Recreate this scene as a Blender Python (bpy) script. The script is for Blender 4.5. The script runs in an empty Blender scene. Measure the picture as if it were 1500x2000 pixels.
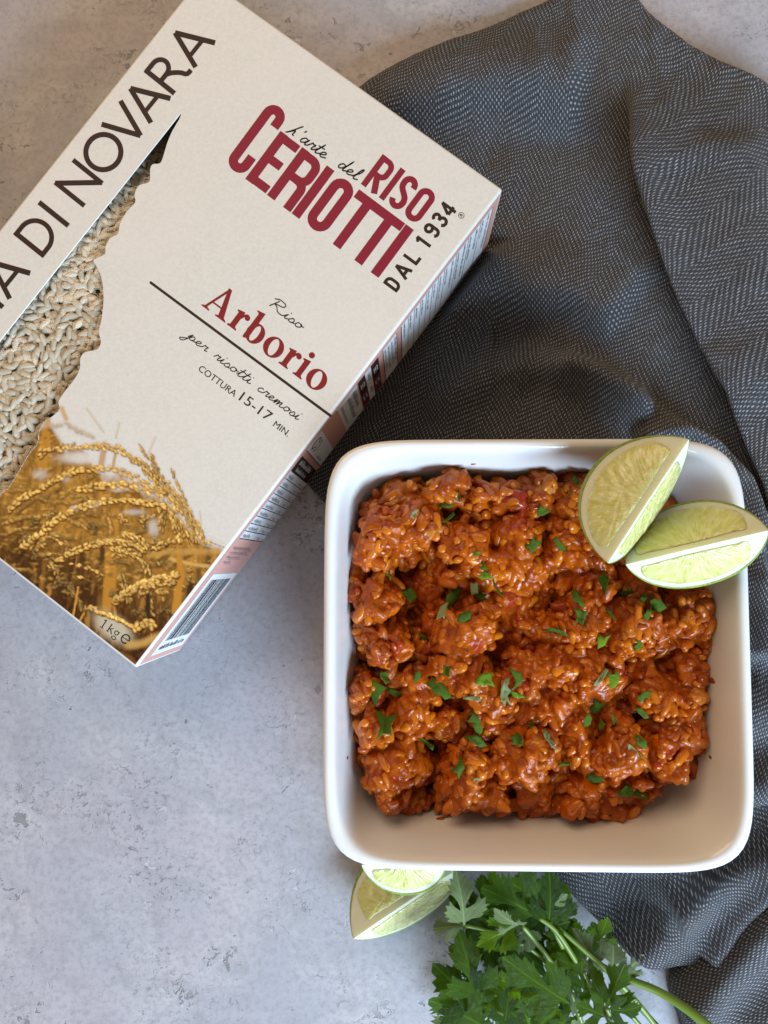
import bpy, math, random
import numpy as np
from mathutils import Vector, Matrix
from mathutils.geometry import tessellate_polygon, delaunay_2d_cdt

random.seed(7)
rng = np.random.default_rng(7)
scene = bpy.context.scene
C = scene.collection

# ------------------------------------------------------------------ camera
F_PX, CAM_H = 1502.0, 0.3048          # focal length in photo pixels, height above the table (m)
NADIR = (790.0, 1100.0)               # photo pixel straight below the lens


def _rot():
    d = np.array([(NADIR[0] - 750) / F_PX, -(NADIR[1] - 1000) / F_PX, -1.0])
    d /= np.linalg.norm(d)
    t = np.array([0, 0, -1.0])
    v = np.cross(d, t)
    c = d @ t
    K = np.array([[0, -v[2], v[1]], [v[2], 0, -v[0]], [-v[1], v[0], 0]])
    return np.eye(3) + K + K @ K / (1 + c)


RCAM = _rot()
cam_data = bpy.data.cameras.new('camera')
cam = bpy.data.objects.new('camera', cam_data)
C.objects.link(cam)
M4 = Matrix([list(RCAM[i]) + [0] for i in range(3)] + [[0, 0, 0, 1]])
cam.matrix_world = Matrix.Translation((0, 0, CAM_H)) @ M4
cam_data.sensor_fit = 'VERTICAL'
cam_data.sensor_height = 24.0
cam_data.sensor_width = 18.0
cam_data.lens = F_PX / 2000 * 24.0
cam_data.clip_start = 0.005
cam_data.clip_end = 20
scene.camera = cam

# ------------------------------------------------------------------ light
world = bpy.data.worlds.new('World')
scene.world = world
world.use_nodes = True
bg = world.node_tree.nodes['Background']
bg.inputs['Color'].default_value = (1.0, 0.79, 0.56, 1)
bg.inputs['Strength'].default_value = 0.175


def area(name, loc, target, sx, sy, power, col):
    l = bpy.data.lights.new(name, 'AREA')
    l.shape = 'RECTANGLE'
    l.size, l.size_y, l.energy, l.color = sx, sy, power, col
    o = bpy.data.objects.new(name, l)
    C.objects.link(o)
    o.location = loc
    o.rotation_euler = (Vector(target) - Vector(loc)).to_track_quat('-Z', 'Y').to_euler()
    return o


area('window_light', (0.46, -0.80, 0.53), (0.02, -0.02, 0.0), 0.56, 0.46, 19.5, (0.60, 0.79, 1.0))
area('room_light', (-0.42, 0.82, 0.80), (-0.08, 0.15, 0.0), 0.8, 0.7, 6.0, (1.0, 0.72, 0.46))

cy = scene.cycles
cy.max_bounces, cy.diffuse_bounces, cy.glossy_bounces, cy.transmission_bounces, cy.transparent_max_bounces = 6, 3, 3, 3, 8
vs = scene.view_settings
vs.view_transform = 'Standard'
vs.look = 'None'
vs.exposure = 0.30
vs.gamma = 1.0
vs.use_curve_mapping = False


# ------------------------------------------------------------------ helpers
def P(u, v, z=0.0):
    """world point at height z that the photo shows at pixel (u, v)"""
    r = RCAM @ np.array([(u - 750) / F_PX, -(v - 1000) / F_PX, -1.0])
    s = (CAM_H - z) / (-r[2])
    return np.array([r[0] * s, r[1] * s, z])


def PA(uv, z):
    uv = np.asarray(uv, float)
    d = np.stack([(uv[:, 0] - 750) / F_PX, -(uv[:, 1] - 1000) / F_PX, -np.ones(len(uv))], 1) @ RCAM.T
    s = (CAM_H - z) / (-d[:, 2])
    out = d * s[:, None]
    out[:, 2] = z
    return out


def link_mesh(name, verts, faces, material=None, parent=None, smooth=True, mats=None, fmat=None):
    me = bpy.data.meshes.new(name)
    me.from_pydata([tuple(map(float, v)) for v in verts], [], [tuple(int(i) for i in f) for f in faces])
    if mats:
        for m in mats:
            me.materials.append(m)
        if fmat is not None:
            me.polygons.foreach_set('material_index', np.asarray(fmat, np.int32))
    elif material:
        me.materials.append(material)
    if smooth:
        me.polygons.foreach_set('use_smooth', np.ones(len(me.polygons), bool))
    me.update()
    o = bpy.data.objects.new(name, me)
    C.objects.link(o)
    if parent:
        o.parent = parent
    return o


def empty(name, loc=(0, 0, 0)):
    o = bpy.data.objects.new(name, None)
    o.empty_display_size = 0.01
    C.objects.link(o)
    o.location = loc
    bpy.context.view_layer.update()
    return o


def adopt(child, parent):
    """parent without moving the child"""
    child.parent = parent
    child.matrix_parent_inverse = Matrix.Translation(-Vector(parent.location))


def sub_adopt(child, part):
    """make a sub-part of a part that itself sits untransformed under its thing"""
    child.parent = part
    child.matrix_parent_inverse = Matrix.Identity(4)


def tag(o, label=None, cat=None, group=None, kind=None):
    if label: o['label'] = label
    if cat: o['category'] = cat
    if group: o['group'] = group
    if kind: o['kind'] = kind
    return o


class G:
    """small node-tree builder"""
    def __init__(s, name):
        s.m = bpy.data.materials.new(name)
        s.m.use_nodes = True
        s.t = s.m.node_tree
        s.t.nodes.clear()
        s.out = s.t.nodes.new('ShaderNodeOutputMaterial')

    def n(s, typ, out=None, props=None, **ins):
        nd = s.t.nodes.new('ShaderNode' + typ)
        for k, v in (props or {}).items():
            setattr(nd, k, v)
        for k, v in ins.items():
            key = int(k[1:]) if k[0] == '_' else k.replace('_', ' ')
            s.put(nd.inputs[key], v)
        return nd.outputs[out if out is not None else 0]

    def put(s, sock, v):
        if isinstance(v, bpy.types.NodeSocket):
            s.t.links.new(v, sock)
        elif isinstance(v, tuple) and len(v) == 3 and sock.type == 'RGBA':
            sock.default_value = v + (1,)
        else:
            sock.default_value = v

    def math(s, op, a, b=0.0, c=0.0):
        return s.n('Math', props={'operation': op}, _0=a, _1=b, _2=c)

    def mix(s, f, a, b, mode='MIX'):
        nd = s.t.nodes.new('ShaderNodeMix')
        nd.data_type = 'RGBA'
        nd.blend_type = mode
        s.put(nd.inputs[0], f); s.put(nd.inputs[6], a); s.put(nd.inputs[7], b)
        return nd.outputs[2]

    def noise(s, vec, scale, detail=3, rough=.5, out='Fac'):
        return s.n('TexNoise', out=out, Vector=vec, Scale=scale, Detail=detail, Roughness=rough)

    def step(s, x, a, b, lo=0.0, hi=1.0):
        nd = s.t.nodes.new('ShaderNodeMapRange')
        nd.interpolation_type = 'SMOOTHSTEP'
        for i, v in enumerate((x, a, b, lo, hi)):
            s.put(nd.inputs[i], v)
        return nd.outputs[0]

    def coord(s, which='Object'):
        return s.n('TexCoord', out=which)

    def bump(s, h, dist, strength=1.0):
        return s.n('Bump', Height=h, Distance=dist, Strength=strength)

    def pbr(s, **kw):
        o = s.n('BsdfPrincipled', **kw)
        s.t.links.new(o, s.out.inputs['Surface'])
        return s.m


def srgb(r, g, b):
    f = lambda c: ((c / 255 + .055) / 1.055) ** 2.4 if c > 10 else c / 255 / 12.92
    return (f(r), f(g), f(b))


def simple(name, col, rough=.5, **kw):
    g = G(name)
    return g.pbr(Base_Color=col, Roughness=rough, **kw)


def smoothstep(x, a, b):
    t = np.clip((x - a) / (b - a), 0, 1)
    return t * t * (3 - 2 * t)


def seg_dist(pts, poly):
    """distance, signed side (right of travel positive) and arc position of pts to a polyline"""
    pts = np.asarray(pts, float)[:, :2]
    best = np.full(len(pts), 1e9); side = np.zeros(len(pts)); arc = np.zeros(len(pts))
    s0 = 0.0
    tot = sum(np.linalg.norm(np.subtract(poly[i + 1][:2], poly[i][:2])) for i in range(len(poly) - 1))
    for i in range(len(poly) - 1):
        a = np.array(poly[i][:2], float); b = np.array(poly[i + 1][:2], float)
        ab = b - a; L = np.linalg.norm(ab)
        t = np.clip(((pts - a) @ ab) / L ** 2, 0, 1)
        q = a + t[:, None] * ab
        d = np.linalg.norm(pts - q, axis=1)
        cr = ab[0] * (pts[:, 1] - a[1]) - ab[1] * (pts[:, 0] - a[0])
        m = d < best
        best[m] = d[m]; side[m] = -np.sign(cr[m]); arc[m] = (s0 + t[m] * L) / tot
        s0 += L
    return best, side, arc


def vnoise(x, y, seed=0, octaves=3):
    """smooth value noise, about -1..1"""
    out = np.zeros_like(x, dtype=float); amp = 1.0; tot = 0
    for o in range(octaves):
        r = np.random.default_rng(seed + o * 17)
        tab = r.uniform(-1, 1, (64, 64))
        ca, sa = math.cos(.6 + o * 1.1 + seed), math.sin(.6 + o * 1.1 + seed)
        xs, ys = (x * ca - y * sa) * 2 ** o + 13.7, (x * sa + y * ca) * 2 ** o + 5.3
        xs, ys = xs + .35 * np.sin(ys * 2.1 + seed), ys + .35 * np.sin(xs * 1.9 + 1.3 * seed)
        xi, yi = np.floor(xs).astype(int), np.floor(ys).astype(int)
        fx, fy = xs - xi, ys - yi
        fx = fx * fx * (3 - 2 * fx); fy = fy * fy * (3 - 2 * fy)
        g = lambda a, b: tab[a % 64, b % 64]
        out += amp * ((g(xi, yi) * (1 - fx) + g(xi + 1, yi) * fx) * (1 - fy) + (g(xi, yi + 1) * (1 - fx) + g(xi + 1, yi + 1) * fx) * fy)
        tot += amp; amp *= .5
    return out / tot


def catmull(pts, n=6, closed=False):
    p = [np.array(q, float) for q in pts]
    if len(p) < 3 and not closed:
        return [tuple(q) for q in p]
    out = []
    m = len(p)
    for i in range(m if closed else m - 1):
        p0 = p[i - 1] if (i > 0 or closed) else 2 * p[0] - p[1]
        p1 = p[i]; p2 = p[(i + 1) % m]
        p3 = p[(i + 2) % m] if (i + 2 < m or closed) else 2 * p[-1] - p[-2]
        for k in range(n):
            t = k / n
            out.append(tuple(.5 * ((2 * p1) + (-p0 + p2) * t + (2 * p0 - 5 * p1 + 4 * p2 - p3) * t * t + (-p0 + 3 * p1 - 3 * p2 + p3) * t ** 3)))
    if not closed:
        out.append(tuple(p[-1]))
    return out


def tube(path, radii, sides=8, cap=True):
    path = [np.array(p, float) for p in path]
    V, Fc = [], []
    up = np.array([0, 0, 1.0])
    for i, p in enumerate(path):
        d = path[min(i + 1, len(path) - 1)] - path[max(i - 1, 0)]
        d /= np.linalg.norm(d) + 1e-12
        a = np.cross(d, up)
        if np.linalg.norm(a) < 1e-3: a = np.array([1.0, 0, 0])
        a /= np.linalg.norm(a); b = np.cross(a, d)
        r = radii[i] if hasattr(radii, '__len__') else radii
        for k in range(sides):
            t = 2 * math.pi * k / sides
            V.append(p + r * (a * math.cos(t) + b * math.sin(t)))
    for i in range(len(path) - 1):
        for k in range(sides):
            k2 = (k + 1) % sides
            Fc.append((i * sides + k, i * sides + k2, (i + 1) * sides + k2, (i + 1) * sides + k))
    if cap:
        Fc.append(tuple(range(sides))[::-1]); n = (len(path) - 1) * sides
        Fc.append(tuple(range(n, n + sides)))
    return V, Fc


def ellipsoid(nu=9, nv=6, bend=0.0, taper=0.0, blunt=1.0):
    """unit ellipsoid, long axis x; blunt < 1 squares the ends"""
    V = [(-1, 0, 0)]; Fc = []
    for i in range(1, nv):
        a = math.pi * i / nv
        for k in range(nu):
            b = 2 * math.pi * k / nu
            sn = math.sin(a) ** blunt
            V.append((-math.cos(a), sn * math.cos(b), sn * math.sin(b)))
    V.append((1, 0, 0))
    for k in range(nu):
        Fc.append((0, 1 + (k + 1) % nu, 1 + k))
    for i in range(nv - 2):
        for k in range(nu):
            a = 1 + i * nu; k2 = (k + 1) % nu
            Fc.append((a + k, a + k2, a + nu + k2, a + nu + k))
    e = len(V) - 1; a = 1 + (nv - 2) * nu
    for k in range(nu):
        Fc.append((a + k, a + (k + 1) % nu, e))
    V = np.array(V, float)
    V[:, 1:] *= (1 + taper * V[:, :1])
    V[:, 1] += bend * (V[:, 0] ** 2 - .4)
    return V, Fc


def frame_from(x, zhint):
    x = np.array(x, float); x /= np.linalg.norm(x)
    z = np.array(zhint, float); z = z - x * (z @ x); z /= np.linalg.norm(z)
    return np.stack([x, np.cross(z, x), z], 1)


# ------------------------------------------------------------------ table
def mat_table():
    g = G('stone_look_board')
    co = g.coord('Object')
    big = g.noise(co, 9, 4, .55)
    mid = g.noise(co, 34, 4, .6)
    col = g.mix(g.step(big, .38, .62), (.40, .40, .445), (.485, .44, .475))
    col = g.mix(g.step(mid, .42, .72, 0, .55), col, (.56, .555, .565))
    col = g.mix(g.step(g.noise(co, 70, 5, .68), .44, .66, 0, .42), col, (.30, .295, .32))
    fine = g.noise(co, 420, 5, .7)
    col = g.mix(g.step(fine, .42, .70, 0, .6), col, (.29, .28, .295))
    # chipped flecks in drifts
    warp = g.n('VectorMath', props={'operation': 'ADD'}, _0=co,
               _1=g.n('VectorMath', props={'operation': 'SCALE'}, _0=g.noise(co, 160, 3, .6, 'Color'), Scale=.012))
    drift = g.step(g.noise(co, 26, 3, .6), .46, .68)
    fl = g.noise(warp, 430, 3, .55)
    fleck = g.math('MULTIPLY', g.step(fl, .60, .64), drift)
    fl2 = g.math('MULTIPLY', g.step(g.noise(warp, 120, 4, .6), .625, .665), g.step(g.noise(co, 17, 2, .5), .50, .58))
    spot = g.step(g.n('TexVoronoi', out='Distance', Vector=warp, Scale=105), .06, .10, 1, 0)
    spot = g.math('MULTIPLY', spot, g.step(g.noise(co, 60, 1, .5), .50, .56))
    dark = g.math('MINIMUM', g.math('ADD', g.math('ADD', fleck, fl2), spot), 1.0)
    lite = g.math('MULTIPLY', g.step(g.noise(warp, 210, 3, .6), .64, .69), drift)
    col = g.mix(g.math('MULTIPLY', lite, .6), col, (.68, .68, .68))
    col = g.mix(g.math('MULTIPLY', dark, .66), col, (.17, .165, .175))
    h = g.math('SUBTRACT', g.math('MULTIPLY', fine, .3), dark)
    return g.pbr(Base_Color=col, Roughness=.55, Specular_IOR_Level=.3, Normal=g.bump(h, .0006, .6))


tb = link_mesh('table_surface', [(-1.2, -1.2, 0), (1.2, -1.2, 0), (1.2, 1.2, 0), (-1.2, 1.2, 0)], [(0, 1, 2, 3)], mat_table(), smooth=False)
tag(tb, kind='structure')

# ------------------------------------------------------------------ rice box
BH = 0.0488                                   # box height
BZ = 0.0016                                   # it stands on the napkin's flat layer
TOP = BZ + BH
PA_, PB_, PC_, PD_ = (265, 1305), (982, 369), (390, -47), (-331, 866)
_a, _b = P(*PA_, TOP), P(*PB_, TOP)
E2 = (_b - _a)[:2]; BL = float(np.linalg.norm(E2)); E2 = E2 / BL          # along the long edge
E1 = np.array([E2[1], -E2[0]])                                             # outwards, right long side
_c, _d = P(*PC_, TOP), P(*PD_, TOP)
BW = float(((_a - _d)[:2] @ E1 + (_b - _c)[:2] @ E1) / 2)
BO = _a[:2]                                                                # bottom right top corner


def box_pt(s, t, z):
    """s: 0 at the right long side, negative towards the left; t along the long edge"""
    q = BO + E1 * s + E2 * t
    return (q[0], q[1], z)


def to_st(p):
    d = np.asarray(p)[..., :2] - BO
    return d @ E1, d @ E2


def Pside(u, v):
    """pixel -> (t, depth below the top) on the box's right side face"""
    r = RCAM @ np.array([(u - 750) / F_PX, -(v - 1000) / F_PX, -1.0])
    o = np.array([0, 0, CAM_H])
    k = ((BO - o[:2]) @ E1) / (r[:2] @ E1)
    q = o + r * k
    return float((q[:2] - BO) @ E2), float(TOP - q[2])


box = empty('rice_box', box_pt(-BW / 2, BL / 2, BZ))
tag(box, 'cream cardboard rice packet with dark red lettering and a cut-out window', 'box')


def mat_carton():
    g = G('cream_carton')
    co = g.coord('Object')
    f = g.noise(co, 900, 3, .7)
    col = g.mix(g.step(f, .3, .7), (.665, .62, .55), (.725, .68, .605))
    col = g.mix(g.step(g.noise(co, 22, 2, .5), .45, .7, 0, .35), col, (.75, .67, .60))
    return g.pbr(Base_Color=col, Roughness=.6, Specular_IOR_Level=.25, Normal=g.bump(f, .00012, .35))


M_CARTON = mat_carton()
M_CUT = simple('cut_card_edge', (.84, .84, .83), .7)
M_BROWN = simple('brown_ink', (.036, .017, .012), .6, Specular_IOR_Level=.2)
M_RED = simple('dark_red_ink', (.245, .016, .032), .6, Specular_IOR_Level=.2)
M_RED2 = simple('brick_red_ink', (.235, .017, .018), .6, Specular_IOR_Level=.2)
M_INK = simple('black_ink', (.022, .017, .016), .6, Specular_IOR_Level=.2)
M_PINK = simple('pink_print', (.62, .32, .27), .42)
M_WHITE = simple('white_print', (.74, .76, .78), .4)
M_GREYTX = simple('grey_small_print', (.16, .16, .17), .5)
M_WINE = simple('wine_print', (.13, .012, .03), .42)
M_INSIDE = simple('card_inside', (.40, .35, .28), .8)

# window outline in photo pixels: straight long edge, then the wavy edge
WIN = [(352, 221), (353.5, 224.5), (350, 233)] + catmull([(344, 243), (335, 259), (326, 281), (318, 308), (312, 319), (298, 321), (293, 333), (292, 355),
      (272, 362), (263, 379), (264, 395), (248, 413), (234, 437), (231, 456), (217, 464), (206, 482), (205, 496), (185, 506), (184, 512), (195, 533),
      (201, 558), (202, 590), (198, 625), (193, 648), (197, 667), (190, 682), (166, 688), (157, 700), (156, 720), (145, 741), (124, 768), (114, 786),
      (117, 798), (104, 812), (86, 824), (76, 843), (73, 866), (58, 884), (38, 918), (18, 950), (4, 962), (-14, 966), (-34, 990)], 3) + [(-60, 1000), (-160, 866)]
WIN_ST = [tuple(float(c) for c in to_st(P(u, v, TOP))) for u, v in WIN]
_k = -1
WIN_ST = [q for q in WIN_ST if q[0] > -BW + .006]
WIN_XY = np.array([box_pt(s, t, TOP)[:2] for s, t in WIN_ST])

lip = 0.0009
V, Fc, FM = [], [], []


def rect_loop(ins, z, rc=.0007, n=4):
    idx = []
    cs = [(-ins - rc, ins + rc, -90), (-ins - rc, BL - ins - rc, 0), (-BW + ins + rc, BL - ins - rc, 90), (-BW + ins + rc, ins + rc, 180)]
    for cx, cy, a0 in cs:
        for k in range(n + 1):
            a = math.radians(a0 + 90 * k / n)
            idx.append(len(V)); V.append(box_pt(cx + rc * math.cos(a), cy + rc * math.sin(a), z))
    return idx


loops = [rect_loop(.0004, BZ), rect_loop(0, BZ + .0006)]
for k in range(5):
    a = math.pi / 2 * k / 4
    loops.append(rect_loop(lip * (1 - math.cos(a)), TOP - lip + lip * math.sin(a)))
for la, lb in zip(loops[:-1], loops[1:]):
    for i in range(len(la)):
        j = (i + 1) % len(la)
        Fc.append((la[i], la[j], lb[j], lb[i])); FM.append(0)
Fc.append(tuple(loops[0][::-1])); FM.append(2)
outer = loops[-1]
hole = []
for x, y in WIN_XY:
    hole.append(len(V)); V.append((x, y, TOP))
polys = [[Vector((V[i][0], V[i][1], 0)) for i in outer], [Vector((V[i][0], V[i][1], 0)) for i in hole]]
allidx = outer + hole
for tri in tessellate_polygon(polys):
    a, b, c = [allidx[i] for i in tri]
    n = (V[b][0] - V[a][0]) * (V[c][1] - V[a][1]) - (V[b][1] - V[a][1]) * (V[c][0] - V[a][0])
    Fc.append((a, b, c) if n > 0 else (a, c, b)); FM.append(0)
low = []
for x, y in WIN_XY:
    low.append(len(V)); V.append((x, y, TOP - .00055))
for i in range(len(hole)):
    j = (i + 1) % len(hole)
    Fc.append((hole[i], hole[j], low[j], low[i])); FM.append(1)
# underside of the top panel
off = len(V)
inner = []
for i in outer:
    inner.append(len(V)); V.append((V[i][0], V[i][1], TOP - .00055))
al2 = inner + low
for tri in tessellate_polygon(polys):
    a, b, c = [al2[i] for i in tri]
    n = (V[b][0] - V[a][0]) * (V[c][1] - V[a][1]) - (V[b][1] - V[a][1]) * (V[c][0] - V[a][0])
    Fc.append((a, c, b) if n > 0 else (a, b, c)); FM.append(2)
carton = link_mesh('carton', V, Fc, mats=[M_CARTON, M_CUT, M_INSIDE], fmat=FM, smooth=False)
carton.data.polygons.foreach_set('use_smooth', np.array([i < 6 * len(outer) for i in range(len(Fc))]))
adopt(carton, box)


# ---- flat print on the lid -------------------------------------------------
_lay = [0]


def ribbon(pts, w, closed=False):
    """2-D ribbon with mitred joints; returns left and right outlines"""
    p = [np.array(q, float) for q in pts]
    n = len(p); Lp, Rp = [], []
    for i in range(n):
        if closed:
            d0 = p[i] - p[i - 1]; d1 = p[(i + 1) % n] - p[i]
        else:
            d0 = p[i] - p[i - 1] if i else p[1] - p[0]
            d1 = p[i + 1] - p[i] if i < n - 1 else p[-1] - p[-2]
        d0 = d0 / (np.linalg.norm(d0) + 1e-12); d1 = d1 / (np.linalg.norm(d1) + 1e-12)
        n0 = np.array([-d0[1], d0[0]]); n1 = np.array([-d1[1], d1[0]])
        m = n0 + n1; L = np.linalg.norm(m)
        m = n0 if L < 1e-6 else m / L
        k = 1 / max(.35, m @ n0)
        ww = w[i] if hasattr(w, '__len__') else w
        Lp.append(p[i] + m * ww / 2 * k); Rp.append(p[i] - m * ww / 2 * k)
    return Lp, Rp


class Print:
    """collects flat 2-D shapes in a local frame laid on the lid or side"""
    def __init__(s, mapper):
        s.map = mapper; s.V = []; s.F = []; s.k = 0

    def z(s):
        s.k += 1
        return .00006 + s.k * 6e-7

    def poly(s, pts):
        z = s.z(); b = len(s.V)
        s.V += [s.map(x, y, z) for x, y in pts]
        for t in tessellate_polygon([[Vector((x, y, 0)) for x, y in pts]]):
            s.F.append(tuple(b + i for i in t))

    def stroke(s, pts, w, closed=False):
        L, R = ribbon(pts, w, closed)
        z = s.z(); b = len(s.V); n = len(L)
        s.V += [s.map(q[0], q[1], z) for q in L] + [s.map(q[0], q[1], z) for q in R]
        for i in range(n if closed else n - 1):
            j = (i + 1) % n
            s.F.append((b + i, b + j, b + n + j, b + n + i))

    def ring(s, outer, inner):
        z = s.z(); b = len(s.V); n = len(outer)
        s.V += [s.map(x, y, z) for x, y in outer] + [s.map(x, y, z) for x, y in inner]
        for i in range(n):
            j = (i + 1) % n
            s.F.append((b + i, b + j, b + n + j, b + n + i))

    def text(s, body, x0, x1, y0, y1, keep_aspect=False):
        cu = bpy.data.curves.new('tmp', 'FONT')
        cu.body = body; cu.resolution_u = 3
        o = bpy.data.objects.new('tmp', cu); C.objects.link(o)
        bpy.context.view_layer.update()
        me = o.evaluated_get(bpy.context.evaluated_depsgraph_get()).to_mesh()
        v = np.array([q.co[:2] for q in me.vertices]); fs = [tuple(p.vertices) for p in me.polygons]
        mn, mx = v.min(0), v.max(0)
        v = (v - mn) / (mx - mn) * np.array([x1 - x0, y1 - y0]) + np.array([x0, y0])
        z = s.z(); b = len(s.V)
        s.V += [s.map(x, y, z) for x, y in v]
        s.F += [tuple(b + i for i in f) for f in fs]
        bpy.data.objects.remove(o); bpy.data.curves.remove(cu)

    def make(s, name, material, label=None):
        fs = []
        for f in s.F:      # face outwards
            a, b, c = [np.array(s.V[i]) for i in f[:3]]
            nn = np.cross(b - a, c - a)
            fs.append(f if nn @ s.nout >= 0 else f[::-1])
        o = link_mesh(name, s.V, fs, material, smooth=False)
        if name == 'side_panel': adopt(o, box); Print.side = o
        elif abs(s.nout[2]) > .5: sub_adopt(o, carton)
        else: sub_adopt(o, Print.side)
        if label: o['label'] = label
        return o


def lid_map(ox, oy, e1, e2, sc):
    def m(x, y, z):
        u = ox + (x * e1[0] + y * e2[0]) / sc
        v = oy + (x * e1[1] + y * e2[1]) / sc
        return tuple(P(u, v, TOP + z))
    return m


def lid_print(*a):
    p = Print(lid_map(*a)); p.nout = np.array([0, 0, 1.0]); return p


def arc(cx, cy, rx, ry, a0, a1, n=10):
    return [(cx + rx * math.cos(math.radians(a0 + (a1 - a0) * i / n)), cy + ry * math.sin(math.radians(a0 + (a1 - a0) * i / n))) for i in range(n + 1)]


# red logo, traced in a frame whose unit is a third of a photo pixel
logo = (430 + 150 / 3.061, 190 + 487 / 3.061, (.802, .597), (.594, -.804), 3.061)
pr = lid_print(*logo)
w = 56
pr.stroke([(-44, 129)] + arc(-86, 67, 42, 42, 0, -180) + arc(-86, 397, 42, 42, 180, 0) + [(-44, 350)], w)
pr.stroke([(28, 0), (28, 356)], w)
for y, x1 in ((28, 150), (184, 132), (328, 150)): pr.stroke([(28, y), (x1, y)], w - 4)
pr.stroke([(190, 0), (190, 356)], w)
pr.stroke([(190, 328)] + arc(258, 277, 50, 51, 90, 0) + arc(258, 230, 50, 51, 0, -90) + [(190, 179)], w - 4)
pr.stroke([(250, 179)] + arc(262, 132, 47, 47, 90, 0) + [(309, 0)], w - 2)
pr.stroke([(374, 0), (374, 356)], w)
pr.stroke(arc(503, 76, 48, 48, 0, -180) + arc(503, 280, 48, 48, 180, 0), w, True)
pr.stroke([(586, 328), (929, 328)], w)
pr.stroke([(680, 0), (680, 310)], w); pr.stroke([(841, 0), (841, 310)], w)
pr.stroke([(964, 0), (964, 356)], w + 2)
w = 36; b0 = 388; ch = 222
pr.stroke([(592, b0), (592, b0 + ch)], w)
pr.stroke([(592, b0 + ch - 18)] + arc(632, b0 + ch - 55, 36, 37, 90, 0) + arc(632, b0 + 133, 36, 34, 0, -90) + [(592, b0 + 99)], w - 2)
pr.stroke([(622, b0 + 105), (672, b0)], w + 2)
pr.stroke([(726, b0), (726, b0 + ch)], w)
pr.stroke(arc(811, b0 + 168, 33, 36, -8, 180) + catmull([(779, b0 + 150), (790, b0 + 128), (832, b0 + 92), (844, b0 + 66)], 5) + arc(811, b0 + 54, 33, 36, 0, -172), w)
pr.stroke(arc(934, b0 + 54, 37, 36, 0, -180) + arc(934, b0 + 168, 37, 36, 180, 0), w, True)
pr.make('logo_lettering', M_RED, 'dark red condensed capitals reading RISO and CERIOTTI')

# small brown capitals reading up the long edge
pr = lid_print(*logo)
w = 19


def rot_glyph(strokes, base_e2):
    for st in strokes:
        pr.stroke([(1132 - y, base_e2 + x) for x, y in st[0]], w, st[1] if len(st) > 1 else False)


rot_glyph([([(8, 0), (8, 100)],), ([(8, 92), (22, 92)] + arc(24, 64, 24, 28, 90, 0, 6) + arc(24, 36, 24, 28, 0, -90, 6) + [(8, 8)],)], -6)
rot_glyph([([(6, 0), (36, 98)],), ([(36, 98), (66, 0)],), ([(16, 28), (56, 28)],)], 86)
rot_glyph([([(8, 0), (8, 100)],), ([(8, 8), (52, 8)],)], 194)
rot_glyph([([(30, 0), (30, 100)],), ([(30, 96), (8, 78)],)], 306)
rot_glyph([(arc(30, 72, 22, 21, 0, 360, 14)[:-1], True), ([(52, 72)] + arc(30, 30, 22, 22, 10, -150, 8),)], 388)
rot_glyph([(arc(28, 74, 20, 19, 160, -80, 9) + [(22, 54)],), ([(22, 54)] + arc(28, 30, 23, 23, 80, -165, 9),)], 470)
rot_glyph([([(42, 0), (42, 100)],), ([(42, 98), (4, 30)],), ([(4, 28), (60, 28)],)], 548)
ru, rv = 1447, 704
q = ((ru - 150) * .802 + (rv - 487) * .597, (ru - 150) * .594 - (rv - 487) * .804)
pr.stroke(arc(q[0], q[1], 17, 17, 0, 360, 16)[:-1], 3, True)
pr.stroke([(q[0] + 8, q[1] - 6), (q[0] - 8, q[1] - 6)], 3)
pr.stroke([(q[0] - 8, q[1] - 6), (q[0] - 8, q[1] + 3), (q[0] - 1, q[1] + 5), (q[0] - 1, q[1] - 5)], 3)
pr.stroke([(q[0] - 1, q[1]), (q[0] + 8, q[1] + 7)], 3)
pr.make('founding_year_lettering', M_BROWN, 'small brown capitals reading DAL 1934')

# large brown capitals along the left edge: IA DI NOVARA
pr = lid_print(250 / 3, 1510 / 3, (.626, -.78), (-.78, -.626), 3.0)
w = 30; H = 220
pr.stroke([(-372, 0), (-372, H)], w)


def cap_A(l, r, ap):
    pr.stroke([(l, 0), (ap - 5, H)], w); pr.stroke([(ap - 5, H), (r, 0)], w + 1)
    f = .27
    pr.stroke([(l + (ap - l) * f, H * f + 8), (r + (ap - r) * f, H * f + 8)], w - 5)


cap_A(-308, -117, -205)
pr.stroke([(13, 0), (13, H)], w)
pr.stroke([(0, H - 12), (60, H - 12)] + arc(66, H / 2, 96, H / 2 - 12, 90, -90, 18) + [(0, 12)], w - 2)
pr.stroke([(240, 0), (240, H)], w)
pr.stroke([(390, 0), (390, H)], w - 2); pr.stroke([(386, H - 4), (562, 4)], w); pr.stroke([(558, 0), (558, H)], w - 2)
pr.stroke(arc(705, H / 2, 104, H / 2 - 8, 0, 360, 36)[:-1], w, True)
pr.stroke([(826, H), (917, 0)], w); pr.stroke([(917, 0), (1002, H)], w)
cap_A(1014, 1196, 1100)
pr.stroke([(1234, 0), (1234, H)], w)
pr.stroke([(1225, H - 12), (1290, H - 12)] + arc(1294, H - 62, 54, 50, 90, -90, 12) + [(1234, H - 112)], w - 2)
pr.stroke(catmull([(1288, H - 112), (1318, H - 132), (1350, 50), (1368, 16), (1402, 10)], 5), w - 2)
cap_A(1432, 1614, 1518)
pr.make('brand_line_lettering', M_BROWN, 'large brown capitals along the left edge ending DI NOVARA')

# serif product name
ARB = (360 + 165 / 5, 540 + 280 / 5, (.801, .598), (.598, -.801), 5.0)
pr = lid_print(*ARB)


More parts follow.
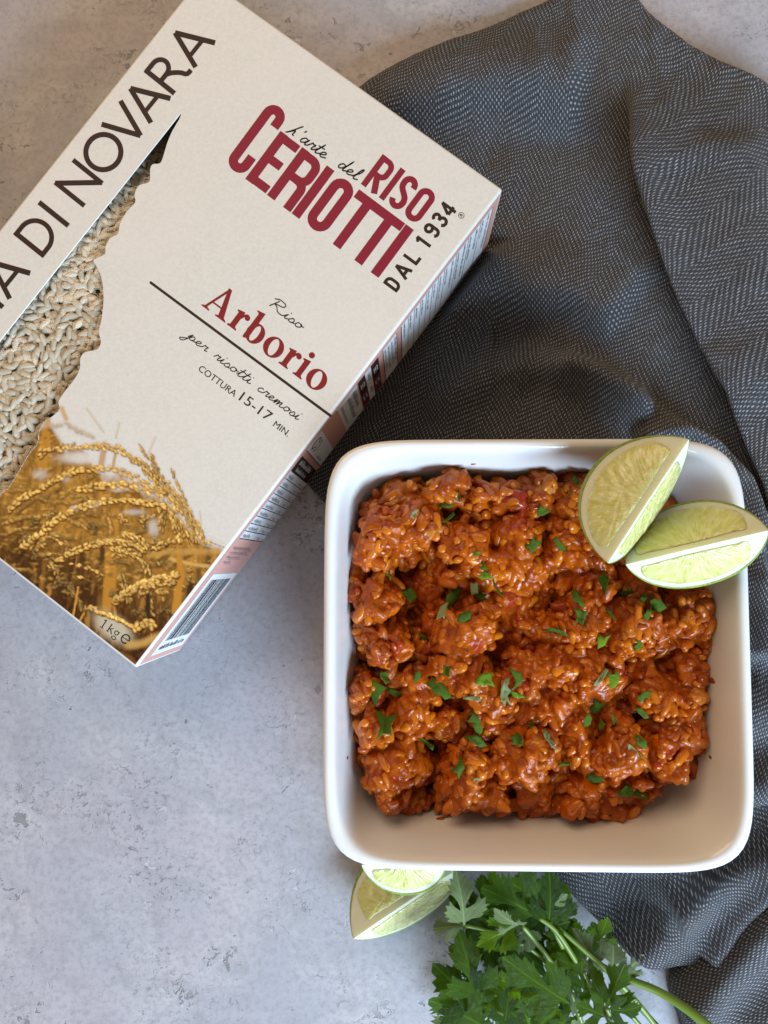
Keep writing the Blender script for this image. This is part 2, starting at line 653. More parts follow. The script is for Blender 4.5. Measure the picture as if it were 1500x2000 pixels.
def serif_o(cx):
    out = arc(cx, 93, 103, 104, 0, 360, 32)[:-1]
    inn = []
    for x, y in arc(0, 0, 45, 88, 0, 360, 32)[:-1]:
        a = math.radians(9)
        inn.append((cx + x * math.cos(a) - y * math.sin(a), 93 + x * math.sin(a) + y * math.cos(a)))
    pr.ring(out, inn)


def serif_foot(x0, x1):
    m = (x0 + x1) / 2
    pr.poly([(x0, 0), (x1, 0), (x1, 12), (m + 30, 24), (m + 30, 34), (m - 30, 34), (m - 30, 24), (x0, 12)])


def serif_r(x0):
    pr.stroke([(x0 + 52, 4), (x0 + 52, 176)], 55)
    serif_foot(x0, x0 + 108)
    pr.poly([(x0 + 4, 172), (x0 + 4, 184), (x0 + 79, 200), (x0 + 79, 150), (x0 + 26, 150), (x0 + 24, 166)])
    pr.stroke(catmull([(x0 + 76, 130), (x0 + 88, 164), (x0 + 112, 184), (x0 + 132, 182)], 5), [18, 19, 20, 21, 22, 23, 24, 25, 26, 27, 28, 28, 28, 28, 28, 28])
    pr.poly(arc(x0 + 128, 168, 27, 27, 0, 360, 16)[:-1])


pr.stroke([(36, 8), (140, 288)], 22)
pr.poly([(118, 296), (156, 296), (262, 6), (196, 6)])
pr.stroke([(66, 92), (206, 92)], 16)
pr.poly([(0, 0), (92, 0), (92, 11), (60, 22), (46, 40), (28, 22), (0, 11)])
pr.poly([(166, 0), (288, 0), (288, 12), (258, 26), (240, 44), (204, 30), (196, 22), (166, 12)])
serif_r(311)
pr.stroke([(530, 16), (530, 284)], 55)
pr.poly([(474, 278), (474, 290), (557, 306), (557, 262), (502, 262), (494, 274)])
pr.ring(arc(590, 93, 92, 103, 0, 360, 32)[:-1], [(x + 4, y) for x, y in arc(584, 93, 36, 84, 0, 360, 32)[:-1]])
pr.poly([(503, 40), (503, 4), (512, -8), (560, 14), (557, 60)])
serif_o(813)
serif_r(940)
pr.stroke([(1163, 4), (1163, 180)], 55)
serif_foot(1111, 1217)
pr.poly([(1112, 174), (1112, 186), (1190, 202), (1190, 152), (1138, 152), (1132, 168)])
pr.poly(arc(1160, 254, 30, 30, 0, 360, 20)[:-1])
serif_o(1338)
pr.make('product_name_lettering', M_RED2, 'brick red serif lettering reading Arborio')

# handwritten lines: every letter is a pen stroke in a frame with x-height 1
SL = .36
HAND = {
    'e': (1.05, [[(0, .25), (.45, .45), (.72, .8), (.5, 1.0), (.2, .7), (.2, .25), (.5, .0), (1.05, .3)]]),
    'r': (.95, [[(0, .2), (.25, .95), (.3, 1.05), (.42, .9), (.75, .95), (.62, .4), (.7, .03), (1.0, .25)]]),
    'i': (.7, [[(0, .2), (.3, .95), (.22, .3), (.35, .0), (.75, .28)], [(.42, 1.55), (.47, 1.72)]]),
    's': (.95, [[(0, .15), (.45, 1.0), (.75, .45), (.55, .0), (.1, .08)], [(.5, .02), (1.0, .25)]]),
    'o': (1.15, [[(.75, .95), (.3, .95), (.12, .4), (.4, .0), (.78, .3), (.85, .8), (.66, .95), (.8, .72), (1.2, .75)]]),
    'a': (1.2, [[(.85, .9), (.4, .98), (.1, .4), (.32, .0), (.7, .4), (.9, .95), (.8, .3), (.92, .0), (1.25, .25)]]),
    't': (.8, [[(0, .2), (.42, 1.1), (.55, 1.9), (.3, .4), (.42, .0), (.85, .25)], [(.05, 1.25), (.95, 1.35)]]),
    'c': (1.0, [[(.75, .8), (.5, 1.0), (.12, .5), (.35, .0), (1.05, .3)]]),
    'm': (1.7, [[(0, .2), (.22, .95), (.18, .05), (.45, .85), (.65, .95), (.62, .05), (.9, .85), (1.12, .95), (1.1, .25), (1.25, .0), (1.75, .3)]]),
    'p': (1.2, [[(.0, .3), (.35, 1.15), (.05, -.6), (-.35, -1.1), (-.6, -.8), (.2, .1), (.6, 1.0), (.95, .7), (.75, .1), (.35, .1)], [(.5, .05), (1.25, .25)]]),
    'l': (.85, [[(0, .2), (.5, 1.3), (.55, 2.1), (.35, 1.9), (.25, .5), (.4, .0), (.9, .25)]]),
    'd': (1.25, [[(.75, .9), (.35, .95), (.1, .4), (.32, .0), (.7, .4), (1.0, 1.5), (1.05, 2.1), (.85, .4), (.95, .0), (1.3, .25)]]),
    'R': (2.3, [[(.2, 0.1), (.65, 2.2)], [(.0, 2.0), (.6, 2.5), (1.5, 2.3), (1.5, 1.6), (.5, 1.2), (.9, .9), (1.5, .1), (2.1, .05), (2.35, .3)]]),
    'L': (1.25, [[(.9, 2.3), (.25, .4), (.0, -.1), (.55, .85), (.7, .75), (.72, .15), (.95, .1)]]),
    "'": (.6, [[(.3, 1.6), (.42, 2.0)]]), ' ': (1.3, []),
}


def handwrite(pr, text, x0, x1, y0, xh, pen):
    adv = sum(HAND[c][0] for c in text); k = (x1 - x0) / adv; x = x0
    for c in text:
        a, sts = HAND[c]
        for st in sts:
            cv = catmull(st, 5) if len(st) > 2 else st
            pr.stroke([(x + px * k + py * xh * SL * .6, y0 + py * xh) for px, py in cv], pen)
        x += a * k


pr = lid_print(*ARB)
handwrite(pr, 'Riso', 520, 925, 388, 46, 10)
pr.make('riso_lettering', M_INK, 'thin black handwriting reading Riso')
pr = lid_print(*ARB)
handwrite(pr, 'per', 75, 310, -338, 46, 9)
handwrite(pr, 'risotti', 396, 840, -338, 46, 9)
handwrite(pr, 'cremosi', 925, 1425, -338, 46, 9)
pr.make('subtitle_lettering', M_INK, 'thin black handwriting reading per risotti cremosi')
pr = lid_print(*ARB)
pr.text('COTTURA', 352, 795, -530, -464)
pr.text('15-17', 843, 1203, -524, -428)
pr.text('MIN.', 1264, 1444, -528, -466)
pr.make('cooking_time_lettering', M_INK, 'small black capitals reading COTTURA 15-17 MIN.')
pr = lid_print(*logo)
handwrite(pr, "L'arte", 34, 312, 376, 36, 8)
handwrite(pr, 'del', 396, 540, 388, 36, 8)
pr.make('slogan_lettering', M_INK, "thin black handwriting reading l'arte del")
pr = lid_print(293, 551, (.802, .597), (.597, -.802), 1.0)
pr.stroke([(0, 0), (441, 1)], 5.2)
pr.make('divider_rule', M_BROWN)

# weight mark
pr = lid_print(195, 1224, (.83, .557), (.557, -.83), 1.0)
pr.stroke([(4, 0), (4, 18)], 2.2); pr.stroke([(0, 15), (4, 18)], 1.6); pr.stroke([(0, .6), (8, .6)], 1.2)
pr.stroke([(17, 0), (17, 18)], 2.2); pr.stroke([(17, 6), (25, 12)], 1.4); pr.stroke([(20, 8), (27, 0)], 2.2); pr.stroke([(14, .6), (20, .6)], 1.2)
pr.stroke(arc(34, 8, 4, 4, 0, 360, 12)[:-1], 1.8, True); pr.stroke(arc(34.5, -3, 4.6, 3.2, 0, 360, 12)[:-1], 1.6, True); pr.stroke([(37, 11), (40, 12)], 1.4)
pr.stroke(arc(55, 8, 8, 8.6, 0, 320, 16), 2.6); pr.stroke([(47, 8), (63, 8)], 1.6)
pr.make('weight_lettering', M_INK, 'small black serif lettering reading 1 kg e')


# ---- printed harvest picture ------------------------------------------------
def harvest():
    X0, Y0, X1, Y1 = -150, 770, 460, 1320
    W_, H_ = X1 - X0, Y1 - Y0
    yy, xx = np.mgrid[0:H_, 0:W_].astype(float)
    px, py = xx + X0, yy + Y0
    bx = [-150, 0, 20, 48, 75, 96, 112, 128, 160, 200, 240, 280, 320, 350, 380, 410, 440, 460]
    by = [990, 960, 925, 880, 838, 818, 850, 880, 872, 930, 925, 960, 975, 1010, 1045, 1058, 1072, 1080]
    edge = np.interp(px, bx, by) + 10 * vnoise(px / 16, py / 16, 3)
    al = smoothstep(py - edge, -10, 16)
    n1 = vnoise(px / 9 + .15 * py / 9, py / 60, 5); n2 = vnoise(px / 22, py / 22, 9); n3 = vnoise(px / 5, py / 7, 21)
    t = np.clip((py - edge) / 190, 0, 1)
    dk = np.clip(.25 + .75 * smoothstep(py - (px * .5 + 1000), -60, 120) + .32 * n1 + .22 * n2, 0, 1)
    A_, B_ = np.array([188, 134, 52.]), np.array([70, 38, 8.])
    img = A_ * (1 - dk[..., None]) + B_ * dk[..., None]
    img += (26 * n3 + 22 * n2)[..., None] * np.array([1, .85, .45])
    for cx, cy, rx, ry, k in ((78, 926, 15, 10, .5), (160, 894, 44, 12, .9), (128, 935, 9, 7, .4), (300, 1030, 11, 17, .6), (232, 955, 16, 6, .6), (183, 985, 12, 7, .5), (262, 1000, 22, 6, .5), (145, 992, 7, 5, .6)):
        al *= 1 - k * np.exp(-(((px - cx) / rx) ** 2 + ((py - cy) / ry) ** 2) ** 1.6)
    al = np.clip(al, 0, 1)

    def blob(cx, cy, a, rx, ry, col, k=1.0, soft=.35, alpha=True):
        r = int(max(rx, ry) * 1.6 + 3)
        x0, x1, y0, y1 = max(0, int(cx - X0 - r)), min(W_, int(cx - X0 + r)), max(0, int(cy - Y0 - r)), min(H_, int(cy - Y0 + r))
        if x1 <= x0 or y1 <= y0: return
        dx, dy = px[y0:y1, x0:x1] - cx, py[y0:y1, x0:x1] - cy
        ca, sa = math.cos(a), math.sin(a)
        d = np.sqrt(((dx * ca + dy * sa) / rx) ** 2 + ((-dx * sa + dy * ca) / ry) ** 2)
        m = k * (1 - smoothstep(d, 1 - soft, 1 + soft))
        img[y0:y1, x0:x1] = img[y0:y1, x0:x1] * (1 - m[..., None]) + np.array(col, float) * m[..., None]
        if alpha:
            al[y0:y1, x0:x1] = np.maximum(al[y0:y1, x0:x1], m)

    def line(pts, w, col, k=1.0, soft=.6):
        pts = catmull(pts, 8)
        for i in range(len(pts) - 1):
            a, b = np.array(pts[i]), np.array(pts[i + 1])
            L = np.linalg.norm(b - a)
            for s in np.arange(0, L, max(.8, w * .5)):
                q = a + (b - a) * s / max(L, 1e-6)
                blob(q[0], q[1], 0, w, w, col, k, soft)

    r = np.random.default_rng(4)
    # blurred stalks
    for _ in range(90):
        x = r.uniform(-130, 430); y = r.uniform(1060, 1260); L = r.uniform(20, 70)
        c = np.array([180, 120, 45]) * r.uniform(.35, 1.15)
        line([(x, y), (x + r.uniform(-5, 3), y + L / 2), (x - r.uniform(0, 12), y + L)], r.uniform(1.2, 4.5), c, .35, .9)
    for x, y0_, y1_, w_ in ((224, 1000, 1180, 8), (216, 1080, 1190, 9), (352, 1120, 1190, 7), (92, 820, 900, 7), (88, 860, 910, 9), (204, 868, 915, 6), (228, 870, 915, 3)):
        line([(x, y0_), (x - 4, (y0_ + y1_) / 2), (x - 8, y1_)], w_, (186, 126, 42), .75, .5)
    for _ in range(40):
        x = r.uniform(-20, 200); y = r.uniform(1060, 1180)
        line([(x, y), (x - 3, y + 25), (x - 8, y + 55)], r.uniform(1.5, 4), (70, 40, 10), .16, .95)

    def z(q): return (q[0] / 3.41, q[1] / 3.41 + 780)

    def ear(pts, gl=6.2, gw=2.9, sp=6.0, bright=1.0, rows=2, k=1.0, soft=.3):
        pts = catmull([z(q) for q in pts], 10)
        line(pts[::10] + [pts[-1]], .9, (128, 80, 24), .8 * k)
        acc = 0.0
        for i in range(len(pts) - 1):
            a, b = np.array(pts[i]), np.array(pts[i + 1]); d = b - a; L = np.linalg.norm(d); ang = math.atan2(d[1], d[0])
            acc += L
            if acc < sp: continue
            acc = 0
            for sgn in ((-1.15, .1, 1.25) if rows == 2 else (0, .5)):
                if r.random() < .16: continue
                o = np.array([-d[1], d[0]]) / L * sgn * gw * 1.05 + r.normal(0, 1.25, 2)
                q = a + o + d / L * r.uniform(-2.5, 2.5); an = ang + sgn * .3 + r.normal(0, .24)
                g_ = bright * r.uniform(.82, 1.12)
                blob(q[0] + .9, q[1] + 1.6, an, gl, gw * 1.12, np.array([78, 42, 8]) * min(1.2, bright), .8 * k, soft + .2)
                blob(q[0], q[1], an, gl * .94 * r.uniform(.85, 1.15), gw * .95, np.clip(np.array([208, 152, 64]) * g_, 0, 255), k, soft)
                blob(q[0] - .6, q[1] - .9, an, gl * .55, gw * .5, np.clip(np.array([250, 212, 136]) * g_, 0, 255), .75 * k, .8)

    # loose out-of-focus grains filling the field
    for _ in range(900):
        x = r.uniform(-130, 430); y = r.uniform(850, 1160)
        if y < np.interp(x, bx, by) + 8: continue
        far = r.random()
        c = np.array([205, 155, 74]) * r.uniform(.55, 1.18)
        blob(x, y, r.uniform(-.7, .5), r.uniform(3.5, 6), r.uniform(1.8, 3), np.clip(c, 0, 255), .55, .8, alpha=False)
    # soft background ears
    for _ in range(46):
        x = r.uniform(0, 1150); y = r.uniform(520, 1150)
        if y < 480 + max(0, x - 700) * .7: continue
        a = r.uniform(-.7, .3)
        ear([(x, y), (x + 70 * math.cos(a), y + 70 * math.sin(a) - 12), (x + 150 * math.cos(a), y + 150 * math.sin(a))], 5.5, 3, 6.5, r.uniform(.75, 1.05), 1, .45, .9)
    for e in ([(0, 830), (150, 790), (310, 765)], [(160, 745), (340, 738)], [(0, 900), (120, 860), (250, 850)], [(330, 190), (430, 160), (520, 205), (620, 250)], [(440, 800), (560, 850), (600, 900)], [(700, 760), (730, 820), (740, 880)]):
        ear(e, 5.5, 3, 6, .95, 1, .6, .7)
    for _ in range(44):
        x = r.uniform(60, 1330); y = r.uniform(760, 1420)
        if y < 700 + max(0, x - 800) * .6 or y - 1110 > x * .72 - 60: continue
        a = r.uniform(-.9, .9); L_ = r.uniform(60, 150)
        ear([(x, y), (x + L_ * .5 * math.cos(a), y + L_ * .5 * math.sin(a) - 10), (x + L_ * math.cos(a + .25), y + L_ * math.sin(a + .25))], 5.2, 2.7, 6, r.uniform(.6, 1.0), 2, .8, .4)
    # sharp ears
    ear([(250, 370), (330, 340), (480, 315), (640, 308), (780, 330), (880, 385), (970, 470), (1060, 570), (1130, 650)], 5.6, 2.9)
    ear([(860, 390), (960, 440), (1040, 520), (1120, 630)], 5.4, 2.7, 6, .92)
    ear([(50, 740), (160, 650), (300, 575), (420, 510), (560, 465), (760, 468), (900, 520), (1010, 590), (1100, 650)], 6, 3)
    ear([(520, 605), (650, 575), (800, 572), (920, 585), (1020, 630)], 6, 3.4, 7, 1.04)
    ear([(1140, 460), (1180, 560), (1245, 690)], 5, 2.2, 6.5, .9, 1); ear([(922, 295), (950, 340), (985, 395)], 5, 2, 7, .9, 1)
    ear([(1000, 360), (1030, 440), (1080, 540), (1130, 620)], 5.6, 2.6, 6, .9)
    ear([(1110, 560), (1180, 650), (1250, 740), (1320, 860), (1360, 975)], 5.8, 3, 5.6, .98)
    ear([(1150, 640), (1215, 740), (1270, 850), (1300, 960)], 5.6, 2.8, 6, .9)
    ear([(1120, 640), (1180, 720), (1190, 820), (1195, 960)], 6.4, 3.4, 6, 1.03)
    ear([(1060, 700), (1080, 780), (1060, 880)], 6, 3, 6, .88); ear([(1110, 720), (1160, 800), (1170, 880)], 6, 3, 6, .92)
    ear([(140, 985), (260, 895), (380, 795), (520, 725), (680, 680), (850, 668), (1000, 692), (1110, 712)], 6, 3.1, 6, 1.05)
    ear([(370, 1070), (500, 1010), (640, 960), (760, 945), (900, 965), (970, 1020)], 5.6, 3)
    ear([(820, 890), (920, 920), (980, 985)], 5.2, 2.8); ear([(740, 975), (860, 1022), (960, 1090), (990, 1165)], 5.2, 2.6, 6, .95)
    ear([(400, 955), (480, 995)], 5.5, 2.5, 7, 1.05, 1); ear([(320, 1030), (430, 1045)], 5.5, 2.5, 7, 1.05, 1); ear([(540, 1185), (690, 1255)], 5.5, 2.5, 7, 1, 1)
    ear([(470, 1090), (600, 1130), (700, 1160)], 5, 2.4, 7, .95, 1)
    line([z((985, 1040)), z((1150, 1015)), z((1400, 1010)), z((1490, 1015))], 5, (196, 146, 70), .3, .9)
    line([z((1130, 1060)), z((1300, 1100)), z((1400, 1110))], 3, (215, 170, 95), .35, .9)
    ear([(1030, 1000), (1120, 950), (1160, 940)], 5, 2.5); ear([(1240, 900), (1270, 980)], 5, 2.5); ear([(1400, 950), (1490, 985)], 5, 2.5)
    for e in ([(1060, 1090), (1110, 1150)], [(1260, 1140), (1340, 1170)], [(1250, 1190), (1340, 1200)], [(1000, 1250), (990, 1340), (1000, 1450)], [(1080, 1330), (1040, 1480)], [(1270, 1230), (1330, 1240)], [(800, 1160), (830, 1260), (860, 1330)], [(860, 1340), (880, 1450)]):
        ear(e, 5.5, 3, 6, .85)
    line([z((985, 1300)), z((985, 1420)), z((1010, 1490))], 4, (52, 30, 8), .5, .8)
    line([z((1270, 1230)), z((1260, 1320))], 5, (52, 30, 8), .5, .8)
    line([z((1190, 1050)), z((1200, 1180)), z((1160, 1420))], 5, (190, 128, 44), .8, .5)
    ear([(740, 1360), (840, 1280), (960, 1220), (1080, 1185), (1190, 1165)], 5.8, 3.2, 6, 1.05); ear([(800, 1330), (900, 1270), (1040, 1230), (1170, 1220)], 5.4, 2.8, 6, .95)
    line([z((520, 1250)), z((480, 1480))], 2, (205, 140, 50), .8, .5); line([z((560, 1420)), z((510, 1510))], 2, (205, 140, 50), .7, .5)
    # pale plate behind the weight mark and soft tufts at the corner
    a36 = math.radians(36)
    blob(221, 1226, a36, 46, 24, (196, 184, 160), .95, .5)
    ear([(640, 1405), (760, 1450), (870, 1505), (925, 1560)], 6, 3.4, 7, 1.15, 1); ear([(900, 1510), (980, 1480), (1020, 1520)], 7, 4, 7, .95)
    line([z((840, 1640)), z((960, 1620)), z((1060, 1570))], 7, (206, 158, 84), .3, .95)
    line([z((760, 1690)), z((860, 1730)), z((900, 1790))], 6, (120, 72, 20), .5, .9)
    for ln in (((575, 60), (640, 150), (690, 220)), ((795, 160), (770, 260)), ((1035, 255), (985, 370)), ((1330, 750), (1340, 830))):
        line([z(q) for q in ln], 1.3, (205, 165, 95), .55, .9)
    line([z((410, 60)), z((440, 130))], 4, (205, 150, 60), .8, .7)
    img[:] = np.clip(img, 0, 255)
    # lay the picture on the lid as a fine coloured sheet
    st = 1.5
    gx, gy = np.arange(X0 + 1, X1 - 1, st), np.arange(Y0 + 1, Y1 - 1, st)
    GX, GY = np.meshgrid(gx, gy)
    pts = PA(np.stack([GX.ravel(), GY.ravel()], 1), TOP + .00004)
    s, t2 = to_st(pts)
    ii = np.clip((GY.ravel() - Y0).astype(int), 0, H_ - 1); jj = np.clip((GX.ravel() - X0).astype(int), 0, W_ - 1)
    col = img[ii, jj] / 255.0; av = al[ii, jj]
    # pull the outermost samples onto the lid's edges
    ds, dt = -s - .00088, t2 - .00088
    bad = (ds < -.0004) | (dt < -.0004) | (s < -BW + .001)
    s2 = np.minimum(s, -.00085); t3 = np.maximum(t2, .00085)
    pts[:, :2] = BO + np.outer(s2, E1) + np.outer(t3, E2)
    poly = WIN_XY
    inside = np.zeros(len(pts), bool)
    for i in range(len(poly)):
        a, b = poly[i - 1], poly[i]
        c = ((a[1] > pts[:, 1]) != (b[1] > pts[:, 1])) & (pts[:, 0] < (b[0] - a[0]) * (pts[:, 1] - a[1]) / (b[1] - a[1] + 1e-15) + a[0])
        inside ^= c
    ok = ~(bad | inside)
    nx, ny = len(gx), len(gy)
    idg = np.arange(nx * ny).reshape(ny, nx)
    q = np.stack([idg[:-1, :-1], idg[1:, :-1], idg[1:, 1:], idg[:-1, 1:]], -1).reshape(-1, 4)
    q = q[ok[q].all(1) & (av[q].max(1) > .02)]
    used = np.unique(q); rm = np.full(nx * ny, -1); rm[used] = np.arange(len(used))
    lin = np.where(col > .04045, ((col + .055) / 1.055) ** 2.4, col / 12.92)[used]
    g = G('harvest_print_ink')
    at = g.t.nodes.new('ShaderNodeAttribute'); at.attribute_name = 'ink'
    base = g.mix(at.outputs['Alpha'], (.695, .65, .577), at.outputs['Color'])
    m = g.pbr(Base_Color=base, Roughness=.6, Specular_IOR_Level=.2)
    o = link_mesh('harvest_picture', pts[used], rm[q], m, smooth=False)
    ca = o.data.color_attributes.new('ink', 'FLOAT_COLOR', 'POINT')
    ca.data.foreach_set('color', np.concatenate([lin, av[used][:, None]], 1).astype(np.float32).ravel())
    sub_adopt(o, carton)
    o['label'] = 'golden printed picture of ripe rice ears'


harvest()


# ---- print on the long side -------------------------------------------------
def side_map(t, d, z):
    q = BO + E1 * z + E2 * t
    return (q[0], q[1], TOP - d)


def side_print(base=0.0):
    p = Print(lambda x, y, z: side_map(x, y, z + base)); p.nout = np.array([E1[0], E1[1], 0]); return p


def rect(p, t0, t1, d0, d1): p.poly([(t0, d0), (t1, d0), (t1, d1), (t0, d1)])


def tt(u, v): return Pside(u, v)[0]


DB = BH - .0012
pr = side_print(0)
rect(pr, .0012, BL - .0012, .0016, DB); pr.make('side_panel', M_PINK, 'pink printed side of the packet')
T = dict(p1=(tt(784, 644), tt(959, 416)), p2=(tt(749, 697), tt(774, 662)), b1=(tt(725, 726), tt(740, 707)), w1=(tt(714, 740), tt(725, 726)), b2=(tt(700, 758), tt(714, 740)),
         p3=(tt(663, 810), tt(699, 763)), p4=(tt(605, 886), tt(634, 850)), hd=(tt(575, 926), tt(597, 897)), tb=(tt(477, 1053), tt(575, 926)), bc=(tt(290, 1283), tt(421, 1121)), fn=(tt(430, 1100), tt(463, 1064)))
pw, pb, pwi, pt, pk = side_print(.00005), side_print(.00005), side_print(.0001), side_print(.00015), side_print(.00015)
d0 = .0052
def field(name, base, t0, t1, da, db, m):
    f_ = side_print(base); rect(f_, t0, t1, da, db); f_.make(name, m)


for k in ('p1', 'p2', 'w1', 'p3', 'p4', 'tb'): field('side_white_field', .00005, T[k][0], T[k][1], d0, DB - .0005, M_WHITE)
field('barcode_field', .00005, T['bc'][0], T['bc'][1], .0075, DB - .003, M_WHITE)
for k in ('b1', 'b2', 'hd'): field('side_brown_field', .00005, T[k][0] + .0001, T[k][1] - .0001, d0, DB - .0005, M_BROWN)
for k in ('b1', 'b2'): field('side_wine_field', .0001, T[k][0] + .0003, T[k][1] - .0003, .025, DB - .0008, M_WINE)
rr = random.Random(3)


def words(p, t, d_0, d_1, h):
    """a line of small print running down the side: word-long bars of letter strokes"""
    d = d_0
    while d < d_1:
        L = rr.uniform(.0025, .006)
        x = d
        while x < min(d + L, d_1):
            wl = rr.uniform(.00035, .0006); hh = h * rr.choice((.6, .6, 1, .8))
            p.poly([(t, x), (t + hh, x), (t + hh, x + wl), (t, x + wl)])
            x += wl + rr.uniform(.0002, .0004)
        d += L + .0012


a, b = T['p1']; n = 15
for i in range(n):
    t = a + (b - a) * (i + .3) / n
    words(pt, t, d0 + .001, d0 + rr.uniform(.012, .03), .0011)
    if i % 2 == 0 or i < 6: rect(pk, t + (b - a) / n * .75, t + (b - a) / n * .75 + .0002, d0, DB - .001)
a, b = T['p2']
for i in range(4): words(pt, a + (b - a) * (i + .2) / 4, d0 + .002, .036, .001)
for tq in (T['p2'][0] - .0003, T['p2'][1], T['p1'][0] - .0003): rect(pk, tq, tq + .0003, d0, DB - .001)
a, b = T['p3']
words(pt, a + .0012, d0 + .002, .036, .0012); words(pt, a + (b - a) * .45, d0 + .003, .040, .0022); words(pt, a + (b - a) * .72, d0 + .003, .030, .0022)
rect(pk, a, b, .0225, .0227)
a, b = T['w1']; words(pt, a + .001, .010, .018, .0016); words(pt, a + .001, .028, .036, .0016); rect(pk, a, b, .0225, .0227)
a, b = T['p4']
m_ = (a + b) / 2
pk.stroke(arc(m_, .0135, (b - a) * .34, .005, 20, 160, 8), .0006); pk.stroke(arc(m_, .0135, (b - a) * .34, .005, 200, 340, 8), .0006)
pk.stroke([(m_ - .0022, .0120), (m_ - .0008, .0148)], .0006); pk.stroke([(m_ + .0022, .0120), (m_ + .0008, .0148)], .0006)
words(pt, a + .001, .026, .038, .001); rect(pk, a, b, .0235, .0237); rect(pk, a - .0003, a, d0, DB - .001)
a, b = T['tb']; n = 9
for i in range(n):
    t = a + (b - a) * i / n
    rect(pk, t, t + .00028, d0, DB - .0008)
    words(pt, t + .0008, d0 + .0015, d0 + rr.uniform(.007, .017), .0013); words(pt, t + .0008, .031, .036, .0011); words(pt, t + .0008, .040, .0435, .0011)
rect(pk, a, b, .0285, .0287); rect(pk, a, b, .0382, .0384)
a, b = T['fn']
for i in range(4): words(pt, a + (b - a) * i / 4, .007 + (3 - i) * .0005, (.018, .026, .036, .036)[i], .0011)
a, b = T['bc']
pbar = side_print(.00015)
d = .011
while d < DB - .008:
    wl = rr.choice((.0003, .0003, .0006, .0009)); rect(pbar, a + .006, b - .0025, d, d + wl); d += wl + rr.choice((.0003, .0006, .0009))
pr = side_print(.00015)
pr.nout = np.array([E1[0], E1[1], 0])
pk.make('side_rules', M_INK); pk = pbar
words(pk, a + .0022, .011, DB - .008, .0022)
wh = side_print(.00015)
a, b = T['hd']
words(wh, a + (b - a) * .55, d0 + .004, .036, .0022); words(wh, a + (b - a) * .15, d0 + .006, .034, .0017)
wh.make('side_heading_lettering', M_WHITE)
for k in ('b1', 'b2'):
    wh = side_print(.00015)
    a, b = T[k]; m_ = (a + b) / 2
    wh.stroke([(m_ - .0009, .012), (m_ + .0009, .012), (m_ + .0009, .018), (m_ - .0009, .018)], .0004, True)
    wh.stroke([(m_ - .0009, .030), (m_ + .0009, .030), (m_ + .0009, .035), (m_ - .0009, .035)], .0004, True)
    wh.stroke([(m_ , .013), (m_, .017)], .0005)
    wh.make('recycling_mark', M_WHITE)
pt.make('side_small_print', M_GREYTX); pk.make('barcode', M_INK)

# ------------------------------------------------------------------ rice in its clear bag behind the window
bag = empty('rice_bag', box_pt(-BW * .75, BL * .45, BZ + .002))
tag(bag, 'clear bag of dry white rice grains seen through the window of the packet', 'rice')


def mat_grain():
    g = G('dry_rice')
    ri = g.n('ObjectInfo', out='Random')
    co = g.coord('Object')
    f = g.noise(co, 900, 2, .5)
    col = g.mix(ri, (.55, .465, .34), (.71, .64, .52))
    col = g.mix(g.step(f, .5, .75, 0, .5), col, (.76, .70, .58))
    return g.pbr(Base_Color=col, Roughness=.45, Specular_IOR_Level=.35)


M_GRAIN = mat_grain()
gv, gf = ellipsoid(9, 7, .10, .08, .85)
grain_meshes = []
for k in range(4):
    v = gv.copy(); r_ = np.random.default_rng(k)
    v *= np.array([.0027, .00126, .00110]) * r_.uniform(.92, 1.08, 3)
    v[:, 1] += .0002 * np.sin(v[:, 0] * 600 + k)
    me = bpy.data.meshes.new('rice_grain'); me.from_pydata([tuple(q) for q in v], [], gf)
    me.polygons.foreach_set('use_smooth', np.ones(len(gf), bool)); me.materials.append(M_GRAIN)
    grain_meshes.append(me)
mn, mx = WIN_XY.min(0) - .007, WIN_XY.max(0) + .007


def win_dist(p):
    d, _, _ = seg_dist(p, [tuple(q) for q in WIN_XY] + [tuple(WIN_XY[0])])
    inside = np.zeros(len(p), bool)
    for i in range(len(WIN_XY)):
        a, b = WIN_XY[i - 1], WIN_XY[i]
        c = ((a[1] > p[:, 1]) != (b[1] > p[:, 1])) & (p[:, 0] < (b[0] - a[0]) * (p[:, 1] - a[1]) / (b[1] - a[1] + 1e-15) + a[0])
        inside ^= c
    return np.where(inside, d, -d)


tip = P(352, 225, TOP)[:2]


def bag_z(p):
    dt = np.linalg.norm(p - tip, axis=1)
    return TOP - .0034 - .007 * np.exp(-(dt / .022) ** 2) + .0012 * vnoise(p[:, 0] * 60 + 9, p[:, 1] * 60, 31)


def scatter(n, rad, seed):
    r_ = np.random.default_rng(seed); out = np.zeros((0, 2))
    cand = r_.uniform(mn, mx, (n, 2)); cand = cand[win_dist(cand) > -.006]
    keep = []
    for c in cand:
        if not keep or np.min(np.sum((np.array(keep[-700:]) - c) ** 2, 1)) > rad ** 2: keep.append(c)
    return np.array(keep)


top = scatter(16000, .0021, 2)
zt = bag_z(top)
low_ = scatter(11000, .0021, 5); zl = bag_z(low_) - .0009
low2 = scatter(6000, .0027, 6); zl2 = bag_z(low2) - .0028
order = np.argsort(-win_dist(top))
SV, SF = [], []


def grain_matrix(x, y, z, r_):
    rot = Matrix.Rotation(r_.uniform(0, 6.283), 4, 'Z') @ Matrix.Rotation(np.clip(r_.normal(0, .15), -.3, .3), 4, 'Y') @ Matrix.Rotation(r_.uniform(0, 6.28), 4, 'X')
    return Matrix.Translation((x, y, z)) @ rot @ Matrix.Scale(r_.uniform(.88, 1.08), 4)


